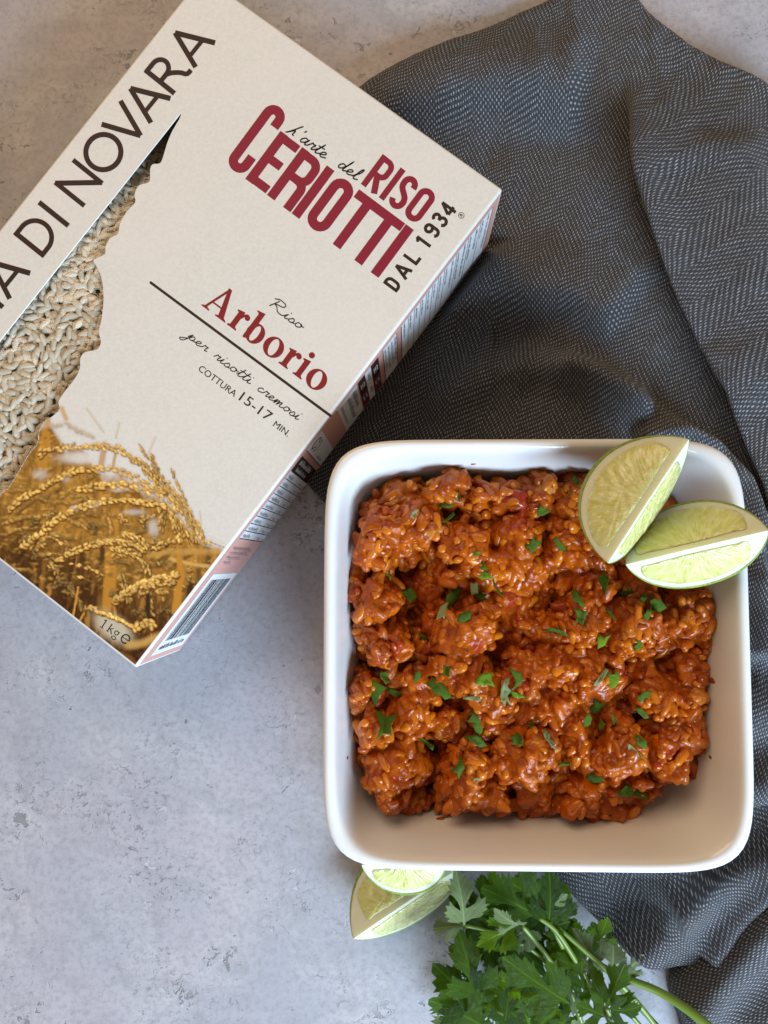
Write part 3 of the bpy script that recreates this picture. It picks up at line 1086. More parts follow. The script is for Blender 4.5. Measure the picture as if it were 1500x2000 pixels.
r_ = np.random.default_rng(12)
cnt = 0
frame_ok = lambda p: p[0] > P(-40, 700, TOP)[0]
for i in order:
    m = grain_matrix(top[i, 0], top[i, 1], min(zt[i] + r_.normal(0, .0004), TOP - .0030), r_)
    if cnt < 300 and frame_ok(top[i]):
        o = bpy.data.objects.new('rice_grain', grain_meshes[cnt % 4]); C.objects.link(o)
        o.parent = bag; o.matrix_parent_inverse = Matrix.Translation(-Vector(bag.location)); o.matrix_basis = m
        cnt += 1
    else:
        b = len(SV); SV += [tuple(m @ Vector(q)) for q in (gv * np.array([.0027, .00126, .00110]))]; SF += [tuple(b + k for k in f) for f in gf]
for pts_, zz in ((low_, zl), (low2, zl2)):
    for (x, y), z in zip(pts_, zz):
        m = grain_matrix(x, y, z + r_.normal(0, .0005), r_)
        b = len(SV); SV += [tuple(m @ Vector(q)) for q in (gv * np.array([.0027, .00126, .00110]))]; SF += [tuple(b + k for k in f) for f in gf]


def mat_fill():
    g = G('dry_rice_mass')
    co = g.coord('Object')
    v = g.n('TexVoronoi', out='Color', Vector=co, Scale=230)
    col = g.mix(g.n('SeparateColor', out=0, Color=v), (.55, .465, .34), (.71, .64, .52))
    return g.pbr(Base_Color=col, Roughness=.45, Specular_IOR_Level=.35)


gl = link_mesh('packed_grains', SV, SF, mat_fill()); adopt(gl, bag); tag(gl, kind='stuff')

# clear film, lightly crumpled over the grains
nx_, ny_ = 90, 150
xs, ys = np.linspace(mn[0], mx[0], nx_), np.linspace(mn[1], mx[1], ny_)
XX, YY = np.meshgrid(xs, ys)
pp = np.stack([XX.ravel(), YY.ravel()], 1)
zf = np.minimum(bag_z(pp) + .0019 + .0004 * vnoise(pp[:, 0] * 330, pp[:, 1] * 330, 77, 2), TOP - .0008)
idg = np.arange(nx_ * ny_).reshape(ny_, nx_)
q = np.stack([idg[:-1, :-1], idg[:-1, 1:], idg[1:, 1:], idg[1:, :-1]], -1).reshape(-1, 4)
wd = win_dist(pp); st_s, st_t = to_st(pp)
okv = (wd > -.005) & (st_s > -BW + .0015)
q = q[okv[q].all(1)]
used = np.unique(q); rm = np.full(len(pp), -1); rm[used] = np.arange(len(used))
g = G('clear_film')
co = g.coord('Object')
nb = g.bump(g.noise(co, 230, 3, .6), .0007, .8)
gloss = g.n('BsdfGlossy', Color=(1, 1, 1), Roughness=.07, Normal=nb)
tr = g.n('BsdfTransparent', Color=(.985, .98, .965))
fr = g.math('MINIMUM', g.n('Fresnel', IOR=1.5, Normal=nb), .22)
g.t.links.new(g.n('MixShader', _0=fr, _1=tr, _2=gloss), g.out.inputs['Surface'])
film = link_mesh('clear_film', np.column_stack([pp[used], zf[used]]), rm[q], g.m); adopt(film, bag)

# ------------------------------------------------------------------ bowl
BASE = .0016
RZ = .0565
bx0, bx1 = P(631, 1300, RZ)[0], P(1466, 1300, RZ)[0]
by1, by0 = P(1040, 857, RZ)[1], P(1000, 1702, RZ)[1]
BCX, BCY = (bx0 + bx1) / 2, (by0 + by1) / 2
HX, HY = (bx1 - bx0) / 2, (by1 - by0) / 2


def squircle(hx, hy, n_exp, n=144):
    out = []
    for k in range(n):
        t = 2 * math.pi * (k + .5) / n
        t = t + .10 * math.sin(4 * t) * -1
        c, s = math.cos(t), math.sin(t)
        r = (abs(c) ** n_exp + abs(s) ** n_exp) ** (-1 / n_exp)
        out.append((c * r * hx, s * r * hy))
    return out


def mat_glaze():
    g = G('white_glaze')
    co = g.coord('Object')
    col = g.mix(g.step(g.noise(co, 30, 3, .5), .35, .7), (.79, .785, .775), (.82, .815, .805))
    return g.pbr(Base_Color=col, Roughness=.16, Specular_IOR_Level=.5, Coat_Weight=.25, Coat_Roughness=.08,
                 Normal=g.bump(g.noise(co, 120, 2, .5), .0003, .12))


prof = [(21, 0), (19, 0), (18, .6), (17.5, 2), (14, 5), (9.5, 14), (5.2, 28), (2.0, 44), (.5, 52), (.0, 54.4), (.25, 55.7), (.9, 56.4), (1.9, 56.65), (2.9, 56.4), (3.7, 55.6),
        (4.3, 54), (5.0, 50.5), (6.2, 44), (7.8, 36), (9.8, 27), (12.5, 18), (16, 12), (21, 8.6), (30, 7.2), (46, 6.8)]
V, Fc = [], []
n = 144
for ins, z in prof:
    i_ = ins / 1000
    e = 8.5 - 3.2 * min(1, ins / 22)
    for x, y in squircle(HX - i_, HY - i_, e, n):
        V.append((x, y, z / 1000))
for i in range(len(prof) - 1):
    for k in range(n):
        k2 = (k + 1) % n
        Fc.append((i * n + k, i * n + k2, (i + 1) * n + k2, (i + 1) * n + k))
Fc.append(tuple(range(n))[::-1]); b = (len(prof) - 1) * n; Fc.append(tuple(range(b, b + n)))
bowl = link_mesh('bowl', V, Fc, mat_glaze())
bowl.location = (BCX, BCY, BASE)
sb = bowl.modifiers.new('sub', 'SUBSURF'); sb.levels = sb.render_levels = 1
tag(bowl, 'square white glazed bowl with rounded corners holding the risotto', 'bowl')


def inner_inset(z):
    zz = [p[1] / 1000 for p in prof[15:]][::-1]; ii = [p[0] / 1000 for p in prof[15:]][::-1]
    return np.interp(z, zz, ii)


# ------------------------------------------------------------------ risotto
ris = empty('risotto', (BCX, BCY, BASE + .008))
tag(ris, 'orange tomato risotto heaped in the white bowl', 'risotto')


def mat_risotto(name, single=False):
    g = G(name)
    co = g.coord('Object')
    if single == 'object':
        rnd = g.n('ObjectInfo', out='Random')
    elif single:
        rnd = g.n('NewGeometry', out='Random Per Island')
    else:
        wv = g.n('VectorMath', props={'operation': 'ADD'}, _0=co, _1=g.n('VectorMath', props={'operation': 'SCALE'}, _0=g.noise(co, 300, 2, .5, 'Color'), Scale=.004))
        rnd = g.n('SeparateColor', out=0, Color=g.n('TexVoronoi', out='Color', Vector=wv, Scale=260))
    a = g.mix(rnd, (.34, .056, .002), (.62, .172, .007)) if single else g.mix(rnd, (.26, .038, .002), (.46, .096, .003))
    zone = g.noise(co, 42, 3, .6)
    a = g.mix(g.step(zone, .50, .68, 0, .5), a, (.29, .048, .003))
    a = g.mix(g.step(g.noise(co, 150, 3, .6), .58, .72, 0, .7), a, (.56, .22, .035))
    a = g.mix(g.step(g.noise(co, 90, 2, .5), .64, .71, 0, .7), a, (.33, .028, .008))
    f = g.math('ADD', g.noise(co, 560, 4, .65), g.math('MULTIPLY', g.n('TexVoronoi', out='Distance', Vector=co, Scale=820), -.5))
    return g.pbr(Base_Color=a, Roughness=g.step(g.noise(co, 240, 2, .5), .35, .7, .14, .34), Specular_IOR_Level=.38 if single else .26,
                 Normal=g.bump(f, .0005 if not single else .0003, .5))


M_RIS = mat_risotto('risotto_sauce')
M_RISG = mat_risotto('risotto_grain', 'object')
M_RISL = mat_risotto('risotto_loose_grains', 'island')

ZS = .040
# clump centres (photo pixels, radius in mm, height in mm above the general level)
CL = [(770, 965, 8, 3), (735, 1010, 7, 2), (820, 1005, 9, 5), (890, 950, 8, 4), (935, 985, 7, 5), (1005, 975, 8, 5), (1075, 940, 8, 4), (1060, 1010, 7, 3), (1120, 1000, 8, 4),
      (735, 1065, 10, 8), (700, 1120, 7, 4), (760, 1150, 9, 9), (710, 1190, 8, 5), (750, 1235, 9, 9), (700, 1265, 6, 4), (850, 1085, 7, 2), (930, 1060, 9, 4), (1000, 1040, 8, 4),
      (1090, 1070, 8, 3), (870, 1160, 7, 3), (950, 1110, 7, 4), (1020, 1110, 9, 3), (1110, 1130, 8, 3), (1170, 1090, 8, 3), (870, 1250, 9, 8), (940, 1235, 9, 8), (1010, 1200, 8, 4), (1060, 1240, 8, 4),
      (1140, 1190, 8, 5), (1200, 1170, 8, 6), (1270, 1190, 9, 7), (1340, 1200, 10, 6), (1210, 1245, 9, 8), (1130, 1265, 8, 7), (1290, 1255, 9, 5), (1355, 1260, 8, 4),
      (700, 1350, 8, 6), (715, 1420, 8, 6), (770, 1345, 7, 2), (820, 1345, 8, 5), (880, 1330, 9, 6), (950, 1345, 8, 6), (1020, 1320, 8, 5), (1100, 1320, 11, 8), (1180, 1310, 9, 6), (1250, 1310, 9, 5), (1330, 1320, 9, 5),
      (790, 1410, 8, 5), (745, 1480, 8, 6), (800, 1490, 9, 8), (765, 1555, 9, 8), (890, 1410, 8, 3), (960, 1410, 8, 4), (930, 1470, 9, 8), (1000, 1460, 9, 8), (1060, 1400, 8, 4), (1130, 1390, 8, 4),
      (1200, 1400, 8, 5), (1270, 1390, 8, 5), (1340, 1390, 8, 5), (1355, 1450, 9, 6), (1060, 1490, 8, 5), (1130, 1470, 10, 8), (1210, 1470, 10, 8), (1290, 1450, 9, 6), (1310, 1510, 8, 4),
      (910, 1560, 9, 5), (980, 1555, 9, 6), (850, 1590, 7, 1), (1050, 1560, 8, 4), (1120, 1540, 9, 4), (1190, 1550, 8, 3), (1250, 1550, 8, 2), (1200, 1600, 8, 0), (1150, 1590, 8, 0), (1000, 1590, 7, 0)]
PITS = [(795, 1100, 8, 9), (800, 1205, 8, 8), (690, 1305, 7, 8), (850, 1470, 8, 9), (830, 1550, 7, 8), (1000, 1160, 8, 4), (975, 1290, 6, 5), (1080, 1190, 6, 5), (880, 1000, 5, 5), (1060, 1060, 5, 5), (1240, 1130, 6, 5), (1060, 1350, 5, 5), (760, 1380, 5, 5), (1260, 1430, 5, 5), (1160, 1430, 5, 5), (1310, 1290, 5, 5)]
_jr = np.random.default_rng(77)
CL = [(u + _jr.uniform(-26, 26), v + _jr.uniform(-26, 26), R * _jr.uniform(.8, 1.15), h + _jr.uniform(-2.5, 2.0)) for u, v, R, h in CL]
PITS = [(u + _jr.uniform(-8, 8), v + _jr.uniform(-8, 8), R, h) for u, v, R, h in PITS]
cw = PA([(c[0], c[1]) for c in CL], ZS + .004); pw_ = PA([(c[0], c[1]) for c in PITS], ZS)


HEAP = [(708, 985), (722, 952), (765, 930), (850, 930), (885, 912), (960, 933), (1010, 933), (1075, 905), (1110, 918), (1180, 903), (1250, 925), (1320, 960), (1372, 1040), (1388, 1120), (1392, 1200), (1387, 1290), (1374, 1370), (1387, 1440),
        (1380, 1520), (1322, 1536), (1290, 1570), (1262, 1598), (1228, 1624), (1170, 1612), (1110, 1600), (1060, 1608), (1000, 1598), (960, 1588), (890, 1603), (830, 1588), (790, 1610), (748, 1590), (726, 1540), (690, 1512), (682, 1440), (664, 1400),
        (664, 1335), (690, 1316), (698, 1290), (676, 1250), (690, 1200), (676, 1130), (686, 1060)]
HEAP_W = PA(catmull(HEAP, 4, True), .037)[:, :2]


def heap_in(p):
    """distance inside the outline of the heap (negative outside)"""
    d, _, _ = seg_dist(p, [tuple(q) for q in HEAP_W] + [tuple(HEAP_W[0])])
    ins = np.zeros(len(p), bool)
    for i in range(len(HEAP_W)):
        a, b = HEAP_W[i - 1], HEAP_W[i]
        ins ^= ((a[1] > p[:, 1]) != (b[1] > p[:, 1])) & (p[:, 0] < (b[0] - a[0]) * (p[:, 1] - a[1]) / (b[1] - a[1] + 1e-15) + a[0])
    return np.where(ins, d, -d)


def sup(x, y, hx, hy, e=6):
    return (np.abs((x - BCX) / hx) ** e + np.abs((y - BCY) / hy) ** e) ** (1 / e)


def surf(p):
    """general level of the heap (before single grains)"""
    ins = inner_inset(ZS)
    r = sup(p[:, 0], p[:, 1] , HX - ins, HY - ins)
    z = ZS - .0075 + .004 * (1 - np.clip(r, 0, 1) ** 2) + .002 * vnoise(p[:, 0] * 90, p[:, 1] * 90, 41) + .0030 * vnoise(p[:, 0] * 150, p[:, 1] * 150, 43, 2)
    crack = 1 - smoothstep(np.abs(vnoise(p[:, 0] * 75, p[:, 1] * 75, 47, 2)), .0, .13)
    lump = vnoise(p[:, 0] * 210, p[:, 1] * 210, 53, 2)
    for (u, v, R, h), c in zip(CL, cw):
        d = np.hypot(p[:, 0] - c[0], p[:, 1] - c[1]) / (R / 1000 * .84) * (1 + .16 * lump)
        top_ = ZS - .0045 + h / 1000 * 1.05
        z = np.maximum(z, np.where(d < 1.12, top_ + .0062 * (np.sqrt(np.clip(1.33 - d ** 2, 0, None)) - .6), -1))
    for (u, v, R, h), c in zip(PITS, pw_):
        d = np.hypot(p[:, 0] - c[0], p[:, 1] - c[1]) / (R / 1000)
        z = z - h / 1000 * 1.4 * np.exp(-d ** 2 * 1.2)
    hin = heap_in(p)
    z = z - .0030 * crack * (hin > .004) + .0022 * vnoise(p[:, 0] * 190, p[:, 1] * 190, 57, 1)
    # slope down at the near wall, where the glaze shows
    dn = p[:, 1] - P(1000, 1628, ZS - .008)[1]
    z = z - .009 * (1 - smoothstep(dn, -.002, .010))
    z = z - .011 * (1 - np.sqrt(np.clip(1 - (1 - np.clip(hin / .006, 0, 1)) ** 2, 0, 1)))
    return z


ins0 = .0072
gs = .0011
gx, gy = np.arange(bx0 + ins0, bx1 - ins0, gs), np.arange(by0 + ins0, by1 - ins0, gs)
GX, GY = np.meshgrid(gx, gy)
pp = np.stack([GX.ravel(), GY.ravel()], 1)
zz = surf(pp) - .0012
rmask = heap_in(pp) > .0012
zb = .016
nv = len(pp); nx_, ny_ = len(gx), len(gy)
idg = np.arange(nv).reshape(ny_, nx_)
q = np.stack([idg[:-1, :-1], idg[:-1, 1:], idg[1:, 1:], idg[1:, :-1]], -1).reshape(-1, 4)
q = q[rmask[q].all(1)]
RV = [np.column_stack([pp, zz]), np.column_stack([pp, np.full(nv, zb)])]
RF = [tuple(f) for f in q] + [tuple(f[::-1] + nv) for f in q]
ed = {}
for f in q:
    for k in range(4):
        a, b = int(f[k]), int(f[(k + 1) % 4])
        if (b, a) in ed: del ed[(b, a)]
        else: ed[(a, b)] = 1
RF += [(b, a, a + nv, b + nv) for a, b in ed]
base_n = 2 * nv
# single cooked grains pressed into the surface
ge_v, ge_f = ellipsoid(8, 6, .16, .05, .7)
ge_f = np.array([list(f) + ([f[-1]] if len(f) == 3 else []) for f in ge_f])
r_ = np.random.default_rng(23)
N = 5600
gp = np.column_stack([r_.uniform(bx0 + .007, bx1 - .007, N), r_.uniform(by0 + .007, by1 - .007, N)])
gp = gp[heap_in(gp) > .0016]
gz = surf(gp); eps = .0008
gxn = (surf(gp + [eps, 0]) - surf(gp - [eps, 0])) / (2 * eps); gyn = (surf(gp + [0, eps]) - surf(gp - [0, eps])) / (2 * eps)
nrm = np.column_stack([-gxn, -gyn, np.ones(len(gp))]); nrm[:, :2] = np.clip(nrm[:, :2], -2.5, 2.5); nrm /= np.linalg.norm(nrm, axis=1)[:, None]


def cooked(i, lift, sc):
    d = r_.normal(0, 1, 3); d -= nrm[i] * (d @ nrm[i]); d /= np.linalg.norm(d)
    d = d + nrm[i] * r_.normal(0, .42)
    fr_ = frame_from(d, nrm[i] + r_.normal(0, .3, 3))
    return fr_, np.array([gp[i, 0], gp[i, 1], gz[i]]) + nrm[i] * lift, sc


lit = np.argsort(-(gz + r_.normal(0, .0025, len(gp))))
single = set()
chosen = []
for i in lit:                       # 300 grains that stand proud become parts of their own
    if len(chosen) == 300: break
    if all(np.hypot(*(gp[i] - gp[j])) > .0043 for j in chosen):
        chosen.append(i); single.add(int(i))
cv, cf = ellipsoid(12, 9, .16, .05)
cook_meshes = []
for k in range(5):
    rk = np.random.default_rng(100 + k)
    v, f = ellipsoid(12, 10, rk.uniform(.05, .35), rk.uniform(-.12, .18), rk.uniform(.6, .85))
    v = v * np.array([.0037, .0018, .0015]) * rk.uniform(.9, 1.1, 3)
    v += .00016 * np.sin(v[:, [1, 2, 0]] * 1900 + k)
    me = bpy.data.meshes.new('rice_grain'); me.from_pydata([tuple(x) for x in v], [], f)
    me.polygons.foreach_set('use_smooth', np.ones(len(f), bool)); me.materials.append(M_RISG)
    cook_meshes.append(me)
GV, GF = [], []
LV, LF_ = [], []
l_v, l_f = ellipsoid(9, 7, .2, .08, .7)
o_ = base_n
for i in range(len(gp)):
    if i in single:
        fr_, c, sc = cooked(i, .0003, r_.uniform(.8, 1.12))
        o = bpy.data.objects.new('rice_grain', cook_meshes[i % 5]); C.objects.link(o)
        m = Matrix([list(fr_[k] * sc) + [c[k]] for k in range(3)] + [[0, 0, 0, 1]])
        o.parent = ris; o.matrix_parent_inverse = Matrix.Translation(-Vector(ris.location)); o.matrix_basis = m
        continue
    fr_, c, sc = cooked(i, r_.uniform(-.0016, .0012), r_.uniform(.8, 1.2))
    if i % 5 < 2:                   # crisp grains lying in the sauce
        fr_, c, sc = cooked(i, r_.uniform(-.0008, .0006), r_.uniform(.75, 1.1))
        b = len(LV) * len(l_v)
        LV.append((l_v * np.array([.0037, .0018, .00155]) * sc) @ fr_.T + c); LF_ += [tuple(b + k for k in f) for f in l_f]
        continue
    vv = (ge_v * np.array([.0036, .0018, .0017]) * sc) @ fr_.T + c
    GV.append(vv); GF.append(ge_f + o_); o_ += len(vv)
RV += GV
allv = np.concatenate(RV)
faces = RF + [tuple(dict.fromkeys(f)) for f in np.concatenate(GF).tolist()]
tmp = link_mesh('tmp_mass', allv, faces)
rmod = tmp.modifiers.new('r', 'REMESH'); rmod.mode = 'VOXEL'; rmod.voxel_size = .0005; rmod.adaptivity = 0
smod = tmp.modifiers.new('s', 'SMOOTH'); smod.factor = .5; smod.iterations = 3
bpy.context.view_layer.update()
me = bpy.data.meshes.new_from_object(tmp.evaluated_get(bpy.context.evaluated_depsgraph_get()))
bpy.data.objects.remove(tmp)
co_ = np.empty(len(me.vertices) * 3, np.float32); me.vertices.foreach_get('co', co_); co_ = co_.reshape(-1, 3)
no_ = np.empty(len(me.vertices) * 3, np.float32); me.vertices.foreach_get('normal', no_); no_ = no_.reshape(-1, 3)
co_ += no_ * (.00012 * (vnoise(co_[:, 0] * 620 + co_[:, 2] * 300, co_[:, 1] * 620 + co_[:, 2] * 410, 91, 2))[:, None])
me.vertices.foreach_set('co', co_.ravel()); me.update()
me.name = 'risotto_mass'; me.materials.clear(); me.materials.append(M_RIS)
me.polygons.foreach_set('use_smooth', np.ones(len(me.polygons), bool))
mass = bpy.data.objects.new('risotto_mass', me); C.objects.link(mass); adopt(mass, ris); tag(mass, kind='stuff')
loose = link_mesh('loose_grains', np.concatenate(LV), LF_, M_RISL); adopt(loose, ris); tag(loose, kind='stuff')

# pieces of tomato
def mat_tomato():
    g = G('tomato_flesh')
    co = g.coord('Object')
    col = g.mix(g.noise(co, 260, 3, .6), (.20, .010, .006), (.34, .035, .012))
    return g.pbr(Base_Color=col, Roughness=.2, Subsurface_Weight=.2, Subsurface_Radius=(1, .3, .1), Subsurface_Scale=.002, Coat_Weight=.4, Coat_Roughness=.08,
                 Normal=g.bump(g.noise(co, 500, 2, .5), .0004, .4))


M_TOM = mat_tomato()
for (u, v, a, L, w_) in ((1003, 968, -.25, .0056, .0030), (1045, 1272, .6, .0036, .0024), (1225, 1325, 1.0, .0030, .0013), (768, 1372, -.2, .0034, .0022)):
    q_ = P(u, v, ZS + .004); z = float(surf(q_[None, :2])[0])
    vv, ff = ellipsoid(12, 8, .1, .2)
    sg = np.sign(vv); vv = sg * np.abs(vv) ** .75
    vv = vv * np.array([L, w_, .0016]); vv += .0007 * np.sin(vv[:, [1, 2, 0]] * 1300 + u) + .0004 * np.sin(vv[:, [2, 0, 1]] * 2600 + v)
    o = link_mesh('tomato_piece', vv, ff, M_TOM)
    o.parent = ris; o.matrix_parent_inverse = Matrix.Translation(-Vector(ris.location))
    o.matrix_basis = Matrix.Translation((q_[0], q_[1], z + .0004)) @ Matrix.Rotation(a, 4, 'Z') @ Matrix.Rotation(.2, 4, 'X')

# small splashes of sauce on the glaze above the heap
for (u, v, z, L, a, side) in ((925, 916, .044, .0010, 0.2, 'far'), (1402, 1330, .043, .0016, 1.4, 'right'), (1405, 1480, .041, .0012, 1.2, 'right'), (668, 1480, .043, .0013, 1.5, 'left'), (860, 1632, .034, .0018, .3, 'near'), (1290, 1606, .034, .0014, -.4, 'near')):
    q_ = P(u, v, z); ii = float(inner_inset(z - BASE))
    x, y = q_[0], q_[1]
    if side == 'far': y = BCY + HY - ii
    elif side == 'near': y = BCY - HY + ii
    elif side == 'right': x = BCX + HX - ii
    else: x = BCX - HX + ii
    inw = np.array([BCX - x, 0, 0]) if side in ('left', 'right') else np.array([0, BCY - y, 0])
    inw = inw / np.linalg.norm(inw); nn = inw + np.array([0, 0, .22]); nn /= np.linalg.norm(nn)
    tdir = np.cross(nn, [0, 0, 1]); tdir = tdir * math.cos(a) + np.cross(nn, tdir) * math.sin(a)
    fr_ = frame_from(tdir, nn)
    vv, ff = ellipsoid(12, 8, .2, .3)
    vv = vv * np.array([L, L * .6, .00035])
    o = link_mesh('sauce_splash', vv @ fr_.T + np.array([x, y, z]), ff, M_RIS); adopt(o, ris)

# highest point of the heap for things lying on it
TOPV = np.empty(len(me.vertices) * 3, np.float32); me.vertices.foreach_get('co', TOPV); TOPV = TOPV.reshape(-1, 3)


def heap_top(x, y, r=.0022):
    m = (np.abs(TOPV[:, 0] - x) < r) & (np.abs(TOPV[:, 1] - y) < r)
    return float(TOPV[m, 2].max()) if m.any() else ZS


# ------------------------------------------------------------------ chopped parsley on the risotto
def mat_leaf(name, c1, c2, rough=.32, transl=.25):
    g = G(name)
    co = g.coord('Object'); uv = g.coord('UV')
    rnd = g.n('ObjectInfo', out='Random')
    sx = g.n('SeparateXYZ', out=0, Vector=uv); sy = g.n('SeparateXYZ', out=1, Vector=uv)
    ax = g.math('ABSOLUTE', sx)
    base = g.mix(rnd, c1, c2)
    base = g.mix(g.step(g.noise(co, 120, 3, .6), .4, .7, 0, .5), base, tuple(x * .6 for x in c1))
    mid = g.step(ax, .008, .022, 1, 0)
    ph = g.math('FRACT', g.math('MULTIPLY', g.math('SUBTRACT', sy, g.math('MULTIPLY', ax, 1.25)), 7.0))
    vein = g.step(g.math('ABSOLUTE', g.math('SUBTRACT', ph, .5)), .03, .10, 1, 0)
    allv_ = g.math('MAXIMUM', mid, g.math('MULTIPLY', vein, .5))
    base = g.mix(g.math('MULTIPLY', allv_, .45), base, tuple(min(1, x * 2.2 + .03) for x in c2))
    h = g.math('ADD', g.math('MULTIPLY', allv_, -.6), g.math('MULTIPLY', g.noise(co, 600, 2, .5), .5))
    pb_ = g.n('BsdfPrincipled', Base_Color=base, Roughness=rough, Specular_IOR_Level=.22, Normal=g.bump(h, .0006, .8))
    tl = g.n('BsdfTranslucent', Color=tuple(min(1, x * 2.0) for x in c2))
    g.t.links.new(g.n('MixShader', _0=transl, _1=pb_, _2=tl), g.out.inputs['Surface'])
    return g.m


M_LEAF = mat_leaf('parsley_leaf_upper', (.024, .060, .0015), (.074, .152, .003), .33, .3)
M_PALE = mat_leaf('parsley_leaf_underside', (.145, .195, .075), (.21, .27, .11), .5, .12)
M_BRIGHT = mat_leaf('parsley_leaf_young', (.095, .19, .004), (.17, .30, .008), .38, .38)
M_STEM = simple('parsley_stem', (.15, .23, .025), .4)

FL = [(810, 1004, 5, 'p'), (872, 984, 8, 'd'), (893, 968, 5, 'd'), (873, 1017, 7, 'd'), (1058, 998, 8, 'd'), (1124, 940, 6, 'd'), (1113, 960, 5, 'd'), (1041, 1062, 9, 'd'), (1096, 1070, 10, 'd'),
      (941, 1104, 6, 'd'), (947, 1124, 8, 'b'), (896, 1160, 13, 'd'), (926, 1150, 7, 'p'), (966, 1144, 10, 'd'), (938, 1163, 6, 'd'), (866, 1196, 9, 'p'), (906, 1204, 9, 'd'), (799, 1160, 9, 'd'), (757, 1124, 4, 'b'),
      (931, 1082, 4, 'b'), (1126, 1166, 8, 'd'), (1181, 1140, 11, 'd'), (1228, 1160, 10, 'd'), (1251, 1180, 10, 'd'), (1283, 1184, 9, 'd'), (1263, 1200, 6, 'd'), (1092, 1232, 10, 'd'), (1134, 1202, 8, 'd'), (1194, 1200, 5, 'd'), (1174, 1251, 7, 'b'),
      (1246, 1262, 6, 'd'), (829, 1246, 6, 'd'), (733, 1350, 11, 'd'), (771, 1354, 9, 'd'), (755, 1324, 10, 'd'), (852, 1338, 12, 'd'), (815, 1319, 6, 'd'), (871, 1310, 6, 'd'), (921, 1363, 7, 'p'), (948, 1326, 9, 'b'),
      (985, 1354, 11, 'p'), (1007, 1356, 7, 'b'), (1014, 1326, 10, 'd'), (1172, 1326, 8, 'p'), (1198, 1329, 9, 'b'), (1260, 1358, 8, 'd'), (1255, 1390, 8, 'd'), (753, 1418, 12, 'd'), (832, 1452, 8, 'd'), (933, 1401, 8, 'd'),
      (936, 1424, 7, 'd'), (931, 1447, 9, 'd'), (900, 1502, 9, 'd'), (933, 1521, 4, 'p'), (1011, 1448, 7, 'd'), (1071, 1446, 10, 'p'), (1145, 1406, 8, 'd'), (1166, 1381, 8, 'd'), (1201, 1414, 10, 'd'), (1175, 1415, 5, 'b'),
      (1249, 1447, 7, 'd'), (1232, 1461, 7, 'p'), (1243, 1485, 8, 'd'), (1102, 1490, 6, 'd'), (1158, 1518, 10, 'd'), (1224, 1546, 8, 'd'), (1247, 1553, 11, 'd'), (1041, 1420, 4, 'd')]
flake_meshes = {}


def flake_mesh(k):
    rk = random.Random(k * 7 + 1)
    shapes = [[(-1, -.35), (-.3, -.6), (.5, -.5), (1, -.1), (.55, .1), (.75, .45), (.1, .35), (-.2, .7), (-.5, .25), (-.95, .2)],
              [(-1, 0), (-.4, -.42), (.4, -.36), (1, .05), (.3, .40), (-.4, .42)],
              [(-.8, -.7), (.1, -.55), (.9, -.65), (.55, 0), (.85, .6), (0, .45), (-.7, .65), (-.5, 0)],
              [(-1, -.2), (0, -.3), (1, -.15), (.9, .2), (0, .18), (-.9, .25)],
              [(-.6, -.8), (.3, -.6), (.7, -.1), (.95, .5), (.4, .4), (.2, .9), (-.2, .5), (-.7, .6), (-.55, .0)]]
    base = [(x * rk.uniform(.8, 1.1) + rk.uniform(-.16, .16), y * rk.uniform(.55, 1.0) + rk.uniform(-.12, .12)) for x, y in shapes[k % 5]]
    ins = [(x * .5, y * .5) for x, y in base] + [(0, 0)]
    pts = [Vector(q) for q in base] + [Vector(q) for q in ins]
    nb_ = len(base)
    r = delaunay_2d_cdt(pts, [], [list(range(nb_))], 1, 1e-6)
    V2 = [np.array(q) for q in r[0]]; f = r[2]
    kx, ky = rk.uniform(-.5, .45), rk.uniform(-.6, .8)
    T_ = .05
    upv = [(q[0], q[1], kx * q[0] ** 2 + ky * abs(q[1]) + rk.uniform(-.06, .06)) for q in V2]
    dn = [(x, y, z - T_) for x, y, z in upv]
    nn = len(upv)
    faces = [tuple(x) for x in f] + [tuple(i + nn for i in x)[::-1] for x in f]
    ec = {}
    for x in f:
        for a in range(3):
            e = (x[a], x[(a + 1) % 3])
            if (e[1], e[0]) in ec: del ec[(e[1], e[0])]
            else: ec[e] = 1
    faces += [(b_, a_, a_ + nn, b_ + nn) for a_, b_ in ec]
    return upv + dn, faces


words_x = ['by the left wall', 'left of middle', 'just left of middle', 'in the middle', 'just right of middle', 'right of middle', 'near the right wall']
words_y = ['along the back wall', 'upper risotto', 'above the centre', 'at half height', 'below the centre', 'lower risotto', 'along the near edge']
tone = {'d': 'dark green', 'p': 'pale green', 'b': 'bright green'}
seen = {}
flk = []
for k, (u, v, L, tn) in enumerate(FL):
    sz = 'tiny' if L <= 5 else 'small' if L <= 7 else 'broad' if L >= 11 else 'chopped'
    lx = words_x[min(6, int((u - 680) / 710 * 7))]; ly = words_y[min(6, max(0, int((v - 915) / 690 * 7)))]
    flk.append([k, u, v, L, tn, f'{sz} {tone[tn]} parsley flake {lx}, {ly}'])
for f in flk:
    seen.setdefault(f[5], []).append(f)
ordn = ['leftmost', 'middle', 'rightmost']
for lab, fs in seen.items():
    if len(fs) > 1:
        fs.sort(key=lambda f: f[1])
        names = {2: ['left one', 'right one'], 3: ['left one', 'middle one', 'right one'], 4: ['first from left', 'second from left', 'third from left', 'fourth from left']}[len(fs)]
        for f, nme in zip(fs, names): f[5] = lab + ', ' + nme + ''
